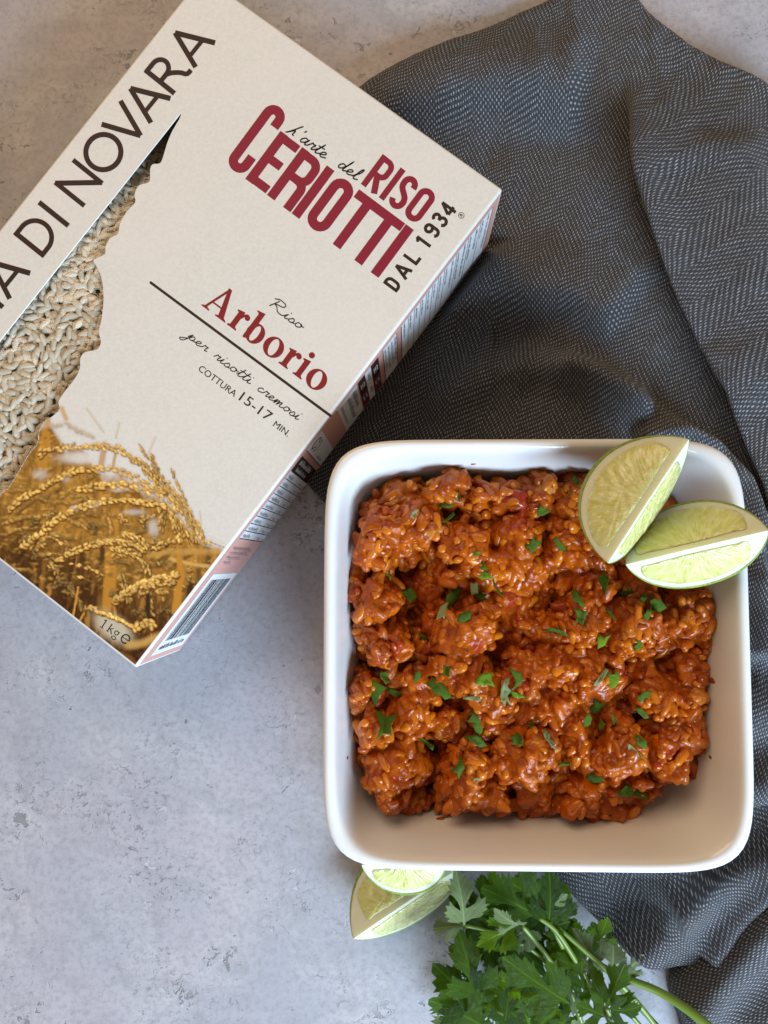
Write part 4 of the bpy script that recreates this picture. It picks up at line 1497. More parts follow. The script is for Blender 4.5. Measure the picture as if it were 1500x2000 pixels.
for k, u, v, L, tn, lab in flk:
    verts, faces = flake_mesh(k)
    o = link_mesh('parsley_flake', verts, faces, {'d': M_LEAF, 'p': M_PALE, 'b': M_BRIGHT}[tn])
    q_ = P(u, v, ZS + .005)
    z = heap_top(q_[0], q_[1], .0016); q_ = P(u, v, z); z = heap_top(q_[0], q_[1], .0016)
    rk = np.random.default_rng(k)
    s_ = L * .00021 * 2.15
    o.matrix_world = Matrix.Translation((q_[0], q_[1], z + .0002)) @ Matrix.Rotation(rk.uniform(0, 6.28), 4, 'Z') @ Matrix.Rotation(rk.normal(.0, .35), 4, 'X') @ Matrix.Rotation(rk.normal(0, .35), 4, 'Y') @ Matrix.Scale(s_, 4)
    tag(o, lab, 'herb', 'chopped parsley flakes on the risotto')


# ------------------------------------------------------------------ lime wedges
def mat_peel():
    g = G('lime_peel')
    co = g.coord('Object')
    col = g.mix(g.noise(co, 90, 3, .6), (.17, .25, .018), (.33, .42, .06))
    dots = g.n('TexVoronoi', out='Distance', Vector=co, Scale=620)
    col = g.mix(g.step(dots, .2, .45, .35, 0), col, (.085, .13, .012))
    return g.pbr(Base_Color=col, Roughness=.34, Normal=g.bump(dots, .0005, .5))


def mat_pith():
    g = G('lime_pith')
    co = g.coord('Object')
    col = g.mix(g.noise(co, 200, 3, .6), (.66, .67, .45), (.76, .77, .60))
    return g.pbr(Base_Color=col, Roughness=.42, Subsurface_Weight=.35, Subsurface_Radius=(1, 1, .5), Subsurface_Scale=.003, Normal=g.bump(g.noise(co, 500, 3, .6), .0003, .4))


def mat_pulp():
    g = G('lime_pulp')
    uv = g.coord('UV'); co = g.coord('Object')
    st = g.noise(uv, 1.0, 4, .6)           # uv is stretched along the juice sacs
    fine = g.noise(uv, 3.0, 3, .6)
    vor = g.n('TexVoronoi', out='Distance', Vector=uv, Scale=1.6)
    col = g.mix(g.step(st, .30, .72), (.60, .58, .13), (.72, .71, .29))
    col = g.mix(g.step(vor, .30, .62, 0, .34), col, (.78, .79, .50))
    h = g.math('ADD', g.math('MULTIPLY', st, 1.0), g.math('MULTIPLY', g.math('SUBTRACT', 1.0, vor), .7))
    return g.pbr(Base_Color=col, Roughness=g.step(fine, .3, .7, .08, .3), Subsurface_Weight=.5, Subsurface_Radius=(1, .9, .3), Subsurface_Scale=.004,
                 Coat_Weight=.4, Coat_Roughness=.06, Normal=g.bump(h, .0009, .6))


M_PEEL, M_PITH, M_PULP = mat_peel(), mat_pith(), mat_pulp()


def lime_wedge(label, tipA, tipB, R, rollL, rollR, sag=0.0, segsL=((-.95, -.05), (.05, .95)), segsR=((-.9, .9),), seed=0, nose=.10):
    """wedge of a lime: ridge from tipA to tipB, cut faces rollL / rollR degrees from straight down"""
    A_, B_ = np.array(tipA, float), np.array(tipB, float)
    L = np.linalg.norm(B_ - A_); fr_ = frame_from(B_ - A_, (0, 0, 1))
    mid = (A_ + B_) / 2
    root = empty('lime_wedge', tuple(mid - np.array([0, 0, R * .9])))
    tag(root, label, 'lime')
    a = L / 2
    rk = np.random.default_rng(seed)

    def rad(x):   # outline of the fruit, pinched to small noses at both ends
        t = np.clip(np.abs(x) / a, 0, 1)
        return R * (1 - t ** 2.3) ** .62 + .0006 * (1 - t)

    def loc(x, y, z):
        p = mid + fr_[:, 0] * x + fr_[:, 1] * y + fr_[:, 2] * z
        return p

    ridge_z = lambda x: -sag * (1 - (x / a) ** 2)
    nX, nA = 40, 18
    th = [math.radians(-rollR + (rollL + rollR) * k / nA) for k in range(nA + 1)]
    xs = [a * math.sin(math.pi / 2 * (-1 + 2 * i / nX)) for i in range(nX + 1)]
    skin = .0012

    def shell(off):
        return [[loc(x, max(rad(x) - off, .0001) * math.sin(t), ridge_z(x) - max(rad(x) - off, .0001) * math.cos(t)) for t in th] for x in xs]

    S_out, S_in = shell(0), shell(skin)
    # peel
    V = [p for row in S_out for p in row] + [p for row in S_in for p in row]
    m = nA + 1; off = (nX + 1) * m
    F_ = []
    for i in range(nX):
        for k in range(nA):
            F_.append((i * m + k, i * m + k + 1, (i + 1) * m + k + 1, (i + 1) * m + k))
            F_.append((off + i * m + k, off + (i + 1) * m + k, off + (i + 1) * m + k + 1, off + i * m + k + 1))
        for k in (0, nA):
            F_.append((i * m + k, (i + 1) * m + k, off + (i + 1) * m + k, off + i * m + k)[::(1 if k == 0 else -1)])
    p_ = link_mesh('peel', V, F_, M_PEEL); adopt(p_, root)
    # pith body: inner shell and the two cut faces down from the ridge
    V = [p for row in S_in for p in row]; ridge = len(V)
    V += [loc(x, 0, ridge_z(x)) for x in xs]
    F_ = []
    for i in range(nX):
        for k in range(nA):
            F_.append((i * m + k, i * m + k + 1, (i + 1) * m + k + 1, (i + 1) * m + k))
        F_.append((ridge + i, ridge + i + 1, (i + 1) * m, i * m))
        F_.append((ridge + i + 1, ridge + i, i * m + nA, (i + 1) * m + nA))
    p_ = link_mesh('pith', V, F_, M_PITH, smooth=False); adopt(p_, root); pith_ = p_
    # pulp segments bulging a little out of each cut face
    for sgn, roll, segs in ((1, rollL, segsL), (-1, rollR, segsR)):
        t = math.radians(roll) * sgn
        d = np.array([0, math.sin(t), -math.cos(t)]); nn = np.array([0, math.cos(t), math.sin(t)]) * sgn
        for (s0, s1) in segs:
            outer = []
            K = 28
            for i in range(K + 1):
                x = a * .90 * (s0 + (s1 - s0) * i / K)
                outer.append((x, rad(x) - .0034))
            inner = [(x_, .0022 + .0012 * (abs(x_) / a) ** 2) for x_, _ in outer[::-1]]
            ol = [q for q in outer if q[1] > .0042] + [q for q in inner if rad(q[0]) - .0034 > .0042]
            ol = catmull(ol[::3], 4, True)
            ctr = np.mean(ol, 0)
            V, F_, UVs = [], [], []
            rings = [(1.0, -.0003), (.985, .0002), (.95, .00042), (.8, .0006), (.6, .0007), (.4, .00072), (.2, .00072)]
            for sc_, hgt in rings:
                for q in ol:
                    x, y = ctr + (np.array(q) - ctr) * sc_
                    y = y if sc_ < 1 else y
                    base_ = loc(x, 0, ridge_z(x)) + (fr_[:, 1] * d[1] + fr_[:, 2] * d[2]) * y
                    hh = hgt + .00025 * math.sin(x * 1400 + seed) * math.sin(y * 1100) * (sc_ < .96)
                    V.append(base_ + (fr_[:, 1] * nn[1] + fr_[:, 2] * nn[2]) * hh)
                    ang = math.atan2(y + .002, x); rr2 = math.hypot(x, y)
                    UVs.append((ang * 7.0 + seed, rr2 * 170))
            nO = len(ol)
            x, y = ctr
            V.append(loc(x, 0, ridge_z(x)) + (fr_[:, 1] * d[1] + fr_[:, 2] * d[2]) * y + (fr_[:, 1] * nn[1] + fr_[:, 2] * nn[2]) * .0007)
            UVs.append((math.atan2(y + .002, x) * 7.0 + seed, math.hypot(x, y) * 170))
            for i in range(len(rings) - 1):
                for k in range(nO):
                    k2 = (k + 1) % nO
                    F_.append((i * nO + k, i * nO + k2, (i + 1) * nO + k2, (i + 1) * nO + k))
            e = (len(rings) - 1) * nO
            for k in range(nO): F_.append((e + k, e + (k + 1) % nO, len(V) - 1))
            a0, b0_, c0 = [np.array(V[i]) for i in F_[-1]]
            nout = fr_[:, 1] * nn[1] + fr_[:, 2] * nn[2]
            if np.cross(b0_ - a0, c0 - a0) @ nout < 0: F_ = [f[::-1] for f in F_]
            o = link_mesh('pulp_segment', V, F_, M_PULP); sub_adopt(o, pith_)
            uvl = o.data.uv_layers.new(name='UVMap')
            li = np.empty(len(o.data.loops), np.int32); o.data.loops.foreach_get('vertex_index', li)
            uvl.data.foreach_set('uv', np.array(UVs, np.float32)[li].ravel())
    return root


lime_wedge('upper lime wedge at the bowl corner, lying across the other wedge', P(1187, 1100, .078), P(1346, 858, .082), .0207, 54, 26, .0008, segsL=((-.93, .93),), segsR=((-.86, .84),), seed=1)
lime_wedge('lime wedge hanging over the right rim of the bowl under the other wedge', P(1222, 1103, .067), P(1502, 1036, .080), .0205, 41, 40, .0010, segsL=((-.9, .9),), segsR=((-.9, .86),), seed=2)
lime_wedge('lime wedge lying on the table left of the parsley', P(690, 1834, .019), P(890, 1700, .0205), .0205, 55, 42, .0006, segsL=((-.75, .9),), segsR=((-.8, .9),), seed=3)
lime_wedge('lime wedge mostly hidden under the near rim of the bowl', P(706, 1690, .036), P(872, 1684, .038), .0165, 20, 58, .0006, segsL=((-.8, .8),), segsR=((-.85, .8),), seed=4)

# ------------------------------------------------------------------ napkin
def mat_weave():
    g = G('grey_herringbone_weave')
    uv = g.coord('UV'); co = g.coord('Object')
    wob = g.n('VectorMath', props={'operation': 'SCALE'}, _0=g.noise(uv, .22, 3, .6, 'Color'), Scale=.7)
    uvw = g.n('VectorMath', props={'operation': 'ADD'}, _0=uv, _1=wob)
    u = g.n('SeparateXYZ', out=0, Vector=uvw); v = g.n('SeparateXYZ', out=1, Vector=uvw)     # millimetres
    su, sv, band = .80, 2.15, 12.0
    ui = g.math('FLOOR', g.math('DIVIDE', u, su))
    uf = g.math('FRACT', g.math('DIVIDE', u, su))
    tri = g.math('PINGPONG', ui, band / su)
    ph = g.math('FRACT', g.math('ADD', g.math('DIVIDE', v, sv), g.math('MULTIPLY', tri, .36)))
    vi = g.math('FLOOR', g.math('ADD', g.math('DIVIDE', v, sv), g.math('MULTIPLY', tri, .36)))
    cell = g.n('CombineXYZ', X=ui, Y=vi, Z=0.0)
    rnd = g.n('TexWhiteNoise', out='Value', Vector=cell)
    a = g.step(g.math('ABSOLUTE', g.math('SUBTRACT', uf, .5)), .10, .32, 1, 0)
    b = g.step(g.math('ABSOLUTE', g.math('SUBTRACT', ph, .5)), .15, .25, 1, 0)
    dash = g.math('MULTIPLY', g.math('MULTIPLY', a, b), g.math('MULTIPLY_ADD', rnd, .55, .42))
    fuzz = g.noise(co, 1500, 3, .7)
    dark = g.mix(g.step(fuzz, .35, .7), (.026, .026, .029), (.080, .079, .087))
    dark = g.mix(g.step(g.noise(co, 25, 2, .5), .45, .65, 0, .4), dark, (.06, .053, .05))
    col = g.mix(dash, dark, (.43, .425, .43))
    thread = g.math('ABSOLUTE', g.math('SUBTRACT', uf, .5))
    h = g.math('ADD', g.math('MULTIPLY', dash, .8), g.math('ADD', g.math('MULTIPLY', fuzz, .7), g.math('MULTIPLY', thread, -.7)))
    return g.pbr(Base_Color=col, Roughness=.9, Specular_IOR_Level=.2, Sheen_Weight=.2, Sheen_Roughness=.45, Sheen_Tint=(.75, .78, .82), Normal=g.bump(h, .0006, .7))


M_CLOTH = mat_weave()


def wpoly(pts, z=.012): return [tuple(P(u, v, z)[:2]) for u, v in pts]


def ridge(p, pts, h, wl, wr, z=.012, ends=.12):
    """raised fold along a pixel polyline; wl / wr are the widths (m) left / right of travel"""
    d, s, t = seg_dist(p, wpoly(pts, z))
    w_ = np.where(s > 0, wr, wl)
    f = np.exp(-(d / w_) ** 2)
    if ends: f = f * smoothstep(t, -.001, ends) * smoothstep(1 - t, -.001, ends)
    return h * f


PANEL = [(1188, -60), (1206, 40), (1236, 130), (1258, 210), (1278, 300), (1320, 440), (1376, 580), (1446, 720), (1496, 830), (1540, 930), (1560, 1000)]


def cloth_height(p):
    z = np.full(len(p), .0034) + .0012 * vnoise(p[:, 0] * 45, p[:, 1] * 45, 61) + .0005 * vnoise(p[:, 0] * 150, p[:, 1] * 150, 62)
    cr = vnoise(p[:, 0] * 38 + p[:, 1] * 14, p[:, 1] * 20, 66, 2)
    z = z + .0013 * np.exp(-(cr / .2) ** 2) + .0003 * np.exp(-(vnoise(p[:, 0] * 80, p[:, 1] * 60, 68, 2) / .12) ** 2)
    z = z + ridge(p, [(650, 260), (780, 190), (900, 160), (1040, 150), (1160, 175)], .0130, .022, .011)
    z = z - ridge(p, [(930, 255), (1060, 250), (1200, 255)], .0028, .006, .010)
    z = z + ridge(p, [(690, 690), (800, 620), (920, 566), (1010, 560), (1120, 572), (1230, 640)], .0115, .020, .0060)
    z = z - ridge(p, [(960, 640), (1040, 640), (1120, 690)], .0036, .006, .010)
    z = z + ridge(p, [(820, 800), (960, 720), (1060, 700), (1180, 745), (1290, 810)], .0070, .010, .008)
    z = z + ridge(p, [(1040, 690), (1160, 735), (1270, 800), (1370, 870), (1450, 960), (1500, 1080)], .0095, .0058, .0055)
    z = z + ridge(p, [(1240, 850), (1330, 846), (1400, 878), (1450, 940), (1482, 1040), (1496, 1160), (1505, 1300)], .0100, .0042, .0060, ends=.05)
    # the broad raised fold on the right, its edge hanging over the hollow
    d, s, t = seg_dist(p, wpoly(PANEL, .018)); sd = d * s * -1
    fade = smoothstep(t, .15, .36)
    z = z + .0150 * fade * smoothstep(sd, -.003, .0035) * (1 - .4 * smoothstep(sd, .02, .07))
    z = z + .0022 * fade * np.exp(-((sd - .006) / .006) ** 2)
    z = z + .006 * smoothstep(sd, -.03, .012) * (1 - fade)
    z = z + ridge(p, [(1420, 250), (1460, 420), (1500, 640), (1540, 800)], .004, .012, .012)
    z = z - ridge(p, [(1340, 300), (1400, 520), (1460, 700)], .0022, .008, .008)
    # right of and below the bowl
    z = z - ridge(p, [(1440, 1330), (1500, 1320), (1560, 1310)], .0025, .005, .006, ends=.02) + ridge(p, [(1450, 1420), (1500, 1400), (1600, 1380)], .005, .009, .009)
    z = z + ridge(p, [(1420, 1570), (1500, 1540), (1600, 1500)], .007, .008, .009, ends=.05) - ridge(p, [(1400, 1690), (1480, 1640), (1600, 1590)], .002, .006, .006)
    return z


def footprint(p):
    """0 under the bowl's foot and the packet, 1 away from them"""
    r = (np.abs((p[:, 0] - BCX) / (HX - .013)) ** 6 + np.abs((p[:, 1] - BCY) / (HY - .013)) ** 6) ** (1 / 6)
    a = smoothstep(r, 1.0, 1.14)
    d = p - BO
    s, t = d @ E1, d @ E2
    out = np.maximum(np.maximum(s, -BW - s), np.maximum(-t, t - BL))
    return a * smoothstep(out, .0005, .008)


def sheet(left, right, rows, cols, hfun, uvrot, roll=.006, edge_z=.003, zrow=None, shift=None, uvshift=(0, 0), thin=()):
    """structured sheet between two pixel outlines given as (u, v) lists from top to bottom"""
    Lw, Rw = np.array(wpoly(left, edge_z)), np.array(wpoly(right, edge_z))

    def resample(q, n):
        s = np.r_[0, np.cumsum(np.linalg.norm(np.diff(q, axis=0), axis=1))]
        t = np.linspace(0, s[-1], n)
        return np.column_stack([np.interp(t, s, q[:, 0]), np.interp(t, s, q[:, 1])])
    Lr, Rr = resample(np.array(catmull([tuple(q) for q in Lw], 8)), rows), resample(np.array(catmull([tuple(q) for q in Rw], 8)), rows)
    t = np.linspace(0, 1, cols)
    p = (Lr[:, None, :] * (1 - t)[None, :, None] + Rr[:, None, :] * t[None, :, None]).reshape(-1, 2)
    z = hfun(p)
    # rounded fold at the outline
    ring = [tuple(q) for q in Lr[::3]] + [tuple(Lr[-1])]; ring2 = [tuple(q) for q in Rr[::3]] + [tuple(Rr[-1])]
    dl = np.minimum(seg_dist(p, ring)[0], seg_dist(p, ring2)[0])
    dt = seg_dist(p, [tuple(Lr[0]), tuple(Rr[0])])[0]; db = seg_dist(p, [tuple(Lr[-1]), tuple(Rr[-1])])[0]
    d = np.minimum(dl, dt) if 'bottom' in thin else np.minimum(np.minimum(dl, dt), db)
    k = np.clip(d / roll, 0, 1)
    edge = np.sqrt(np.clip(1 - (1 - k) ** 2, 0, 1))
    z = .0007 + (z - .0007) * np.maximum(edge, .02)
    q = p.copy()
    if shift is not None: q += shift(p)
    ang = uvrot(p)
    pv = P(1225, 150, .015)[:2]
    p = p - pv
    uvs = np.column_stack([p[:, 0] * np.cos(ang) + p[:, 1] * np.sin(ang) + z * .45, -p[:, 0] * np.sin(ang) + p[:, 1] * np.cos(ang) + z * .35]) * 1000 + np.array(uvshift)
    idg = np.arange(rows * cols).reshape(rows, cols)
    f = np.stack([idg[:-1, :-1], idg[1:, :-1], idg[1:, 1:], idg[:-1, 1:]], -1).reshape(-1, 4)
    return np.column_stack([q, z]), f, uvs


def main_h(p):
    return .0007 + (cloth_height(p) - .0007) * footprint(p)


def panel_shift(p):
    d, s, t = seg_dist(p, wpoly(PANEL, .018)); sd = -d * s
    k = smoothstep(t, .15, .36) * smoothstep(sd, -.0026, .003) * (1 - smoothstep(sd, .003, .034))
    return np.column_stack([-.0125 * k, -.0035 * k])


def main_rot(p):
    d, s, t = seg_dist(p, wpoly(PANEL, .018)); sd = -d * s
    return np.radians(-22 - 24 * smoothstep(sd, -.001, .001 + .02 * (1 - smoothstep(t, .15, .36))) * smoothstep(t, .05, .45))


L1 = [(1150, -45), (1090, -14), (1050, 6), (960, 46), (830, 101), (715, 168), (620, 260), (540, 420), (520, 600), (545, 760), (588, 920), (640, 988), (720, 1080), (820, 1250), (910, 1450), (1010, 1620)]
R1 = [(1160, -45), (1236, -4), (1268, 32), (1300, 62), (1345, 94), (1400, 128), (1462, 160), (1530, 205), (1640, 320), (1700, 500), (1720, 700), (1720, 900), (1720, 1100), (1720, 1300), (1720, 1450), (1720, 1560)]
V1, F1, U1 = sheet(L1, R1, 380, 230, main_h, main_rot, shift=panel_shift)


# the near end: a flap folded over, and the roll below it
def flap_h(p):
    z = np.full(len(p), .0040) + .0008 * vnoise(p[:, 0] * 60, p[:, 1] * 60, 71)
    z = z + ridge(p, [(1250, 1640), (1296, 1700), (1308, 1770), (1296, 1815), (1262, 1852), (1225, 1885)], .0125, .013, .0085, ends=.02)
    z = z + ridge(p, [(1300, 1775), (1370, 1745), (1450, 1705), (1560, 1650)], .0080, .007, .010, ends=.05)
    z = z + ridge(p, [(1395, 1890), (1440, 1820), (1510, 1745), (1600, 1690)], .0060, .006, .006, ends=.01)
    z = z - ridge(p, [(1330, 1640), (1420, 1690), (1520, 1640)], .002, .006, .006)
    r = (np.abs((p[:, 0] - BCX) / (HX - .013)) ** 6 + np.abs((p[:, 1] - BCY) / (HY - .013)) ** 6) ** (1 / 6)
    return .001 + (z - .001) * smoothstep(r, 1.0, 1.14) + .0006


LF = [(960, 1560), (1010, 1640), (1060, 1692), (1092, 1722), (1130, 1762), (1168, 1800), (1205, 1838), (1240, 1866), (1292, 1880)]
RF_ = [(1720, 1440), (1700, 1500), (1680, 1550), (1640, 1600), (1580, 1660), (1515, 1730), (1462, 1788), (1420, 1840), (1392, 1888)]
V2, F2, U2 = sheet(LF, RF_, 150, 130, flap_h, lambda p: np.radians(np.full(len(p), 32.0)), roll=.0028, uvshift=(40, 10))
V2[:, 2] += .0009


def roll_h(p):
    z = np.full(len(p), .0030) + .0007 * vnoise(p[:, 0] * 60, p[:, 1] * 60, 81)
    z = z + ridge(p, [(1310, 2050), (1372, 1960), (1438, 1885), (1500, 1815), (1600, 1720)], .0120, .0075, .012, ends=.02)
    z = z + ridge(p, [(1480, 2060), (1560, 1960), (1640, 1860)], .006, .008, .008, ends=.05)
    return z


LR = [(1420, 1660), (1370, 1760), (1330, 1850), (1310, 1915), (1312, 1950), (1330, 2000), (1340, 2070), (1350, 2160)]
RR = [(1760, 1560), (1760, 1660), (1760, 1760), (1760, 1850), (1760, 1940), (1760, 2020), (1760, 2100), (1760, 2180)]
V3, F3, U3 = sheet(LR, RR, 130, 110, roll_h, lambda p: np.radians(np.full(len(p), -58.0)), roll=.004, uvshift=(11, 70))
VV = np.concatenate([V1, V2, V3])
FF = np.concatenate([F1, F2 + len(V1), F3 + len(V1) + len(V2)])
UU = np.concatenate([U1, U2, U3]).astype(np.float32)
nap = link_mesh('cloth_napkin', VV, FF, M_CLOTH)
uvl = nap.data.uv_layers.new(name='UVMap')
li = np.empty(len(nap.data.loops), np.int32); nap.data.loops.foreach_get('vertex_index', li)
uvl.data.foreach_set('uv', UU[li].ravel())
so = nap.modifiers.new('thick', 'SOLIDIFY'); so.thickness = .0007; so.offset = -1
tag(nap, 'rumpled dark grey herringbone cloth napkin under the bowl and the packet', 'napkin')

# ------------------------------------------------------------------ parsley bunch
bunch = empty('parsley_bunch', tuple(P(1040, 1880, 0)))
tag(bunch, 'bunch of fresh flat-leaf parsley lying below the bowl', 'parsley')
STEMS = [([(1020, 1808, .033), (1045, 1838, .030), (1068, 1868, .027), (1110, 1930, .020), (1140, 2010, .016)], .0011), ([(1052, 1792, .031), (1085, 1818, .030), (1120, 1870, .028), (1155, 1930, .026), (1200, 2010, .022)], .0012),
         ([(1090, 1812, .026), (1140, 1856, .025), (1195, 1905, .023), (1250, 1965, .018), (1300, 2030, .012)], .0012), ([(1188, 1895, .014), (1225, 1912, .0150), (1285, 1936, .0165), (1340, 1970, .0195), (1380, 2002, .0215), (1430, 2050, .0225)], .0020),
         ([(1195, 1915, .012), (1235, 1955, .012), (1275, 1995, .010), (1310, 2040, .008)], .0013), ([(1140, 1890, .017), (1180, 1930, .018), (1230, 1980, .015), (1280, 2040, .010)], .0010), ([(935, 1955, .024), (1000, 1990, .022), (1060, 2030, .018)], .0010),
         ([(908, 1808, .027), (960, 1820, .022), (1030, 1850, .018), (1090, 1900, .014)], .0009), ([(1184, 1968, .030), (1195, 1990, .028), (1220, 2040, .02)], .0010), ([(1075, 1800, .029), (1080, 1815, .029), (1100, 1850, .027)], .0011)]
stem_objs = []
for pts, r0 in STEMS:
    path = catmull([tuple(P(u, v, z)) for u, v, z in pts], 6)
    n_ = len(path)
    Vt, Ft = tube(path, [r0 * .8 * (.8 + .35 * i / n_) for i in range(n_)], 8)
    o = link_mesh('stem', Vt, Ft, M_STEM); adopt(o, bunch); stem_objs.append((o, np.array(path)))

HALF = [(.025, .02), (.05, .09), (.17, .13), (.31, .17), (.42, .25), (.36, .275), (.50, .37), (.42, .39), (.53, .50), (.43, .49), (.45, .60), (.36, .55), (.33, .59), (.24, .46), (.10, .34), (.065, .36),
        (.12, .50), (.20, .60), (.29, .70), (.22, .70), (.28, .82), (.20, .80), (.185, .90), (.12, .86), (.09, .95)]


def leaf_mesh(seed):
    rk = random.Random(seed)
    wd = rk.uniform(.85, 1.2)
    R_ = [(x * wd + rk.uniform(-.015, .015), y + rk.uniform(-.015, .015)) for x, y in HALF]
    L_ = [(-x * wd + rk.uniform(-.015, .015), y + rk.uniform(-.015, .015)) for x, y in HALF]
    ol = [(0, 0)] + R_ + [(rk.uniform(-.02, .02), 1.0)] + L_[::-1]
    nb_ = len(ol)
    gridp = []
    for i in range(-9, 10):
        for j in range(1, 19):
            x, y = i * .055 + rk.uniform(-.01, .01), j * .053 + rk.uniform(-.01, .01)
            c = False
            for k in range(nb_):
                (xa, ya), (xb, yb) = ol[k - 1], ol[k]
                if (ya > y) != (yb > y) and x < (xb - xa) * (y - ya) / (yb - ya) + xa: c = not c
            if c: gridp.append((x, y))
    r = delaunay_2d_cdt([Vector(q) for q in ol + gridp], [], [list(range(nb_))], 1, 1e-5)
    V2_ = [np.array(q) for q in r[0]]; f = [tuple(x) for x in r[2]]
    b1, b2, b3, ph = rk.uniform(-.5, .9), rk.uniform(.2, .8) * rk.choice((1, 1, -.7)), rk.uniform(.04, .10), rk.uniform(0, 6)
    V3_ = []
    for x, y in V2_:
        z = b2 * abs(x) - b1 * (y - .3) ** 2 + b3 * math.sin(9 * y + ph) * (abs(x) * 3) + .02 * math.sin(14 * x + ph) + .018 * math.cos(2 * math.pi * (y - abs(x) * 1.25) * 7) * min(1, abs(x) * 8)
        V3_.append((x, y, z))
    me = bpy.data.meshes.new('leaf'); me.from_pydata(V3_, [], f)
    me.polygons.foreach_set('use_smooth', np.ones(len(f), bool))
    uvl = me.uv_layers.new(name='UVMap')
    li = np.empty(len(me.loops), np.int32); me.loops.foreach_get('vertex_index', li)
    uvl.data.foreach_set('uv', np.array(V3_, np.float32)[li][:, :2].ravel())
    return me


leaf_cache = {}


def leaf(u0, v0, u1, v1, z, tn, seed, pitch=0.0, roll=0.0, wscale=1.0):
    m_ = {'d': M_LEAF, 'p': M_PALE, 'b': M_BRIGHT}[tn]
    key = (seed % 9, tn)
    if key not in leaf_cache:
        me = leaf_mesh(seed % 9 + 3); me.materials.append(m_); leaf_cache[key] = me
    a, b = P(u0, v0, z), P(u0 + (u1 - u0) * 1.12, v0 + (v1 - v0) * .95, z)
    wscale *= 1.1
    rr_l = random.Random(seed * 31 + 7); roll += rr_l.uniform(-.4, .4); pitch += rr_l.uniform(-.3, .3)
    L = np.linalg.norm(b - a); ang = math.atan2(b[1] - a[1], b[0] - a[0]) - math.pi / 2
    o = bpy.data.objects.new('leaf', leaf_cache[key]); C.objects.link(o)
    sub_adopt(o, min(stem_objs, key=lambda q: np.min(np.linalg.norm(q[1] - a, axis=1)))[0])
    o.matrix_basis = Matrix.Translation(tuple(a)) @ Matrix.Rotation(ang, 4, 'Z') @ Matrix.Rotation(pitch, 4, 'X') @ Matrix.Rotation(roll, 4, 'Y') @ Matrix.Diagonal((L * wscale, L, L * .8, 1))
    return o


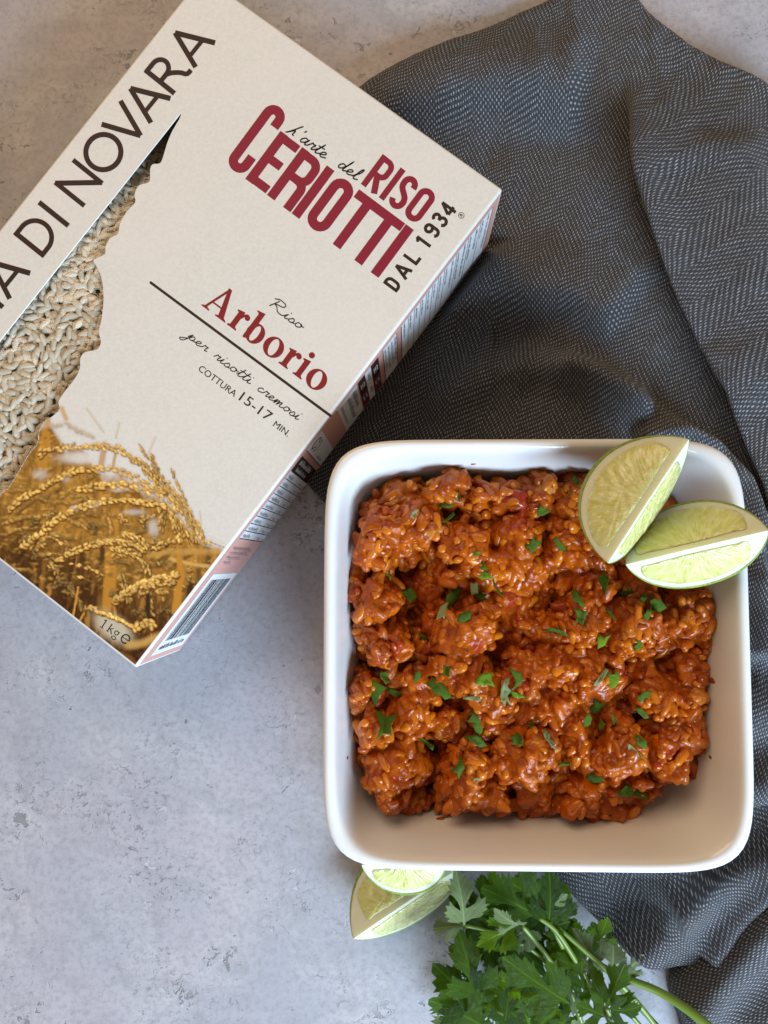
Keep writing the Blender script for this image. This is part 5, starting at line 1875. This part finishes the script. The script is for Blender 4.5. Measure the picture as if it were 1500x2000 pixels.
LEAVES = [(908, 1810, 898, 1700, .030, 'p', 1, .05, .1, .85), (906, 1808, 848, 1820, .026, 'p', 2, 0, .5, .8), (1052, 1792, 952, 1728, .031, 'd', 3, 0, -.1, 1.0), (1072, 1812, 1076, 1696, .030, 'd', 4, 0, .2, .85),
          (1022, 1808, 962, 1768, .033, 'p', 5, .25, -.3, .9), (1008, 1808, 934, 1840, .028, 'b', 6, 0, .3, .7), (1000, 1806, 912, 1806, .024, 'd', 7, 0, 0, .9), (1030, 1812, 1034, 1862, .022, 'p', 8, 0, 0, 1.1),
          (1034, 1814, 975, 1858, .018, 'p', 9, 0, 0, .9), (936, 1952, 902, 1815, .029, 'd', 10, 0, .1, .85), (932, 1958, 856, 1876, .026, 'd', 11, 0, -.2, .9), (945, 2006, 848, 1944, .030, 'd', 12, 0, .1, .95),
          (985, 2008, 992, 1924, .028, 'd', 13, 0, .2, .9), (950, 1960, 928, 1890, .021, 'p', 14, 0, .6, .6), (1022, 1930, 962, 1892, .030, 'b', 15, .1, .5, .7), (1000, 1945, 930, 1925, .025, 'b', 16, 0, 0, .9),
          (1112, 1960, 994, 1866, .032, 'd', 17, 0, -.1, .75), (1095, 1975, 1020, 1935, .029, 'b', 18, 0, .2, .7), (1195, 1905, 1196, 1832, .020, 'p', 19, 0, 0, 1.25), (1165, 1890, 1128, 1806, .020, 'p', 20, 0, .1, .75),
          (1184, 1968, 1224, 1888, .033, 'd', 21, 0, .1, .9), (1186, 1972, 1246, 1970, .032, 'd', 22, 0, 0, .95), (1180, 1968, 1168, 1892, .031, 'd', 23, 0, 0, .75), (1180, 1985, 1128, 1958, .030, 'd', 24, 0, 0, .9), (1186, 1990, 1205, 2050, .030, 'd', 25, 0, 0, .9),
          (1088, 1800, 1128, 1768, .020, 'd', 26, 0, 0, 1.0), (1080, 1770, 1104, 1740, .024, 'p', 27, 0, 0, .9), (1078, 1806, 1110, 1802, .029, 'd', 28, 0, 0, .9), (1076, 1808, 1078, 1838, .029, 'd', 29, 0, 0, .7),
          (1140, 1935, 1135, 1870, .028, 'd', 30, 0, .2, .7), (1125, 1990, 1108, 1910, .024, 'p', 31, 0, .6, .5), (1060, 2010, 1080, 1950, .027, 'd', 32, 0, 0, .9), (1050, 2030, 1000, 1972, .026, 'd', 33, 0, 0, .9),
          (1100, 2030, 1090, 1975, .026, 'b', 34, 0, 0, .8), (1000, 2060, 930, 1990, .028, 'd', 35, 0, 0, .9), (1150, 2040, 1120, 1985, .024, 'p', 36, 0, 0, .8), (890, 2040, 868, 1985, .022, 'd', 37, 0, 0, .8),
          (985, 1790, 970, 1720, .016, 'd', 38, 0, 0, 1.0), (1030, 1760, 1020, 1700, .018, 'd', 39, 0, 0, 1.0), (940, 1780, 950, 1712, .014, 'd', 40, 0, 0, 1.1), (1045, 1760, 1050, 1712, .022, 'd', 41, 0, 0, .9),
          (950, 1860, 880, 1840, .012, 'd', 42, 0, 0, 1.0), (1000, 1900, 950, 1850, .014, 'd', 43, 0, 0, 1.0), (1060, 1890, 1010, 1850, .016, 'd', 44, 0, 0, 1.0), (1080, 1920, 1040, 1880, .015, 'd', 45, 0, 0, 1.1),
          (1120, 1880, 1080, 1830, .012, 'd', 46, 0, 0, 1.1), (1130, 1860, 1150, 1800, .008, 'd', 47, 0, 0, 1.0), (960, 1990, 900, 1900, .013, 'd', 48, 0, 0, 1.1), (1060, 1980, 1000, 1910, .013, 'd', 49, 0, 0, 1.1),
          (1100, 2020, 1040, 1940, .012, 'd', 50, 0, 0, 1.1), (900, 2030, 870, 1930, .010, 'p', 51, 0, 0, .8), (1150, 1960, 1110, 1900, .013, 'd', 52, 0, 0, 1.0), (1180, 1860, 1160, 1800, .008, 'd', 53, 0, 0, .9),
          (1215, 1910, 1250, 1850, .014, 'p', 54, 0, 0, .7), (1010, 1880, 965, 1905, .017, 'p', 55, 0, .3, .7), (1095, 1850, 1100, 1790, .010, 'd', 56, 0, 0, 1.0), (1060, 1840, 1010, 1800, .014, 'd', 57, 0, 0, 1.1), (930, 1900, 900, 1870, .010, 'd', 58, 0, 0, 1.0)]
for lf in LEAVES:
    leaf(*lf)
rl = random.Random(5)
for k in range(60):      # lower leaves that close the bunch
    u, v = rl.uniform(930, 1170), rl.uniform(1740, 2010)
    if v - 1720 < (u - 1080) * 1.15: continue
    a = rl.uniform(2.2, 5.2)
    leaf(u, v, u + 58 * math.cos(a), v + 58 * math.sin(a), rl.uniform(.004, .020), rl.choice('ddbb'), 60 + k, 0, rl.uniform(-.2, .2), 1.1)
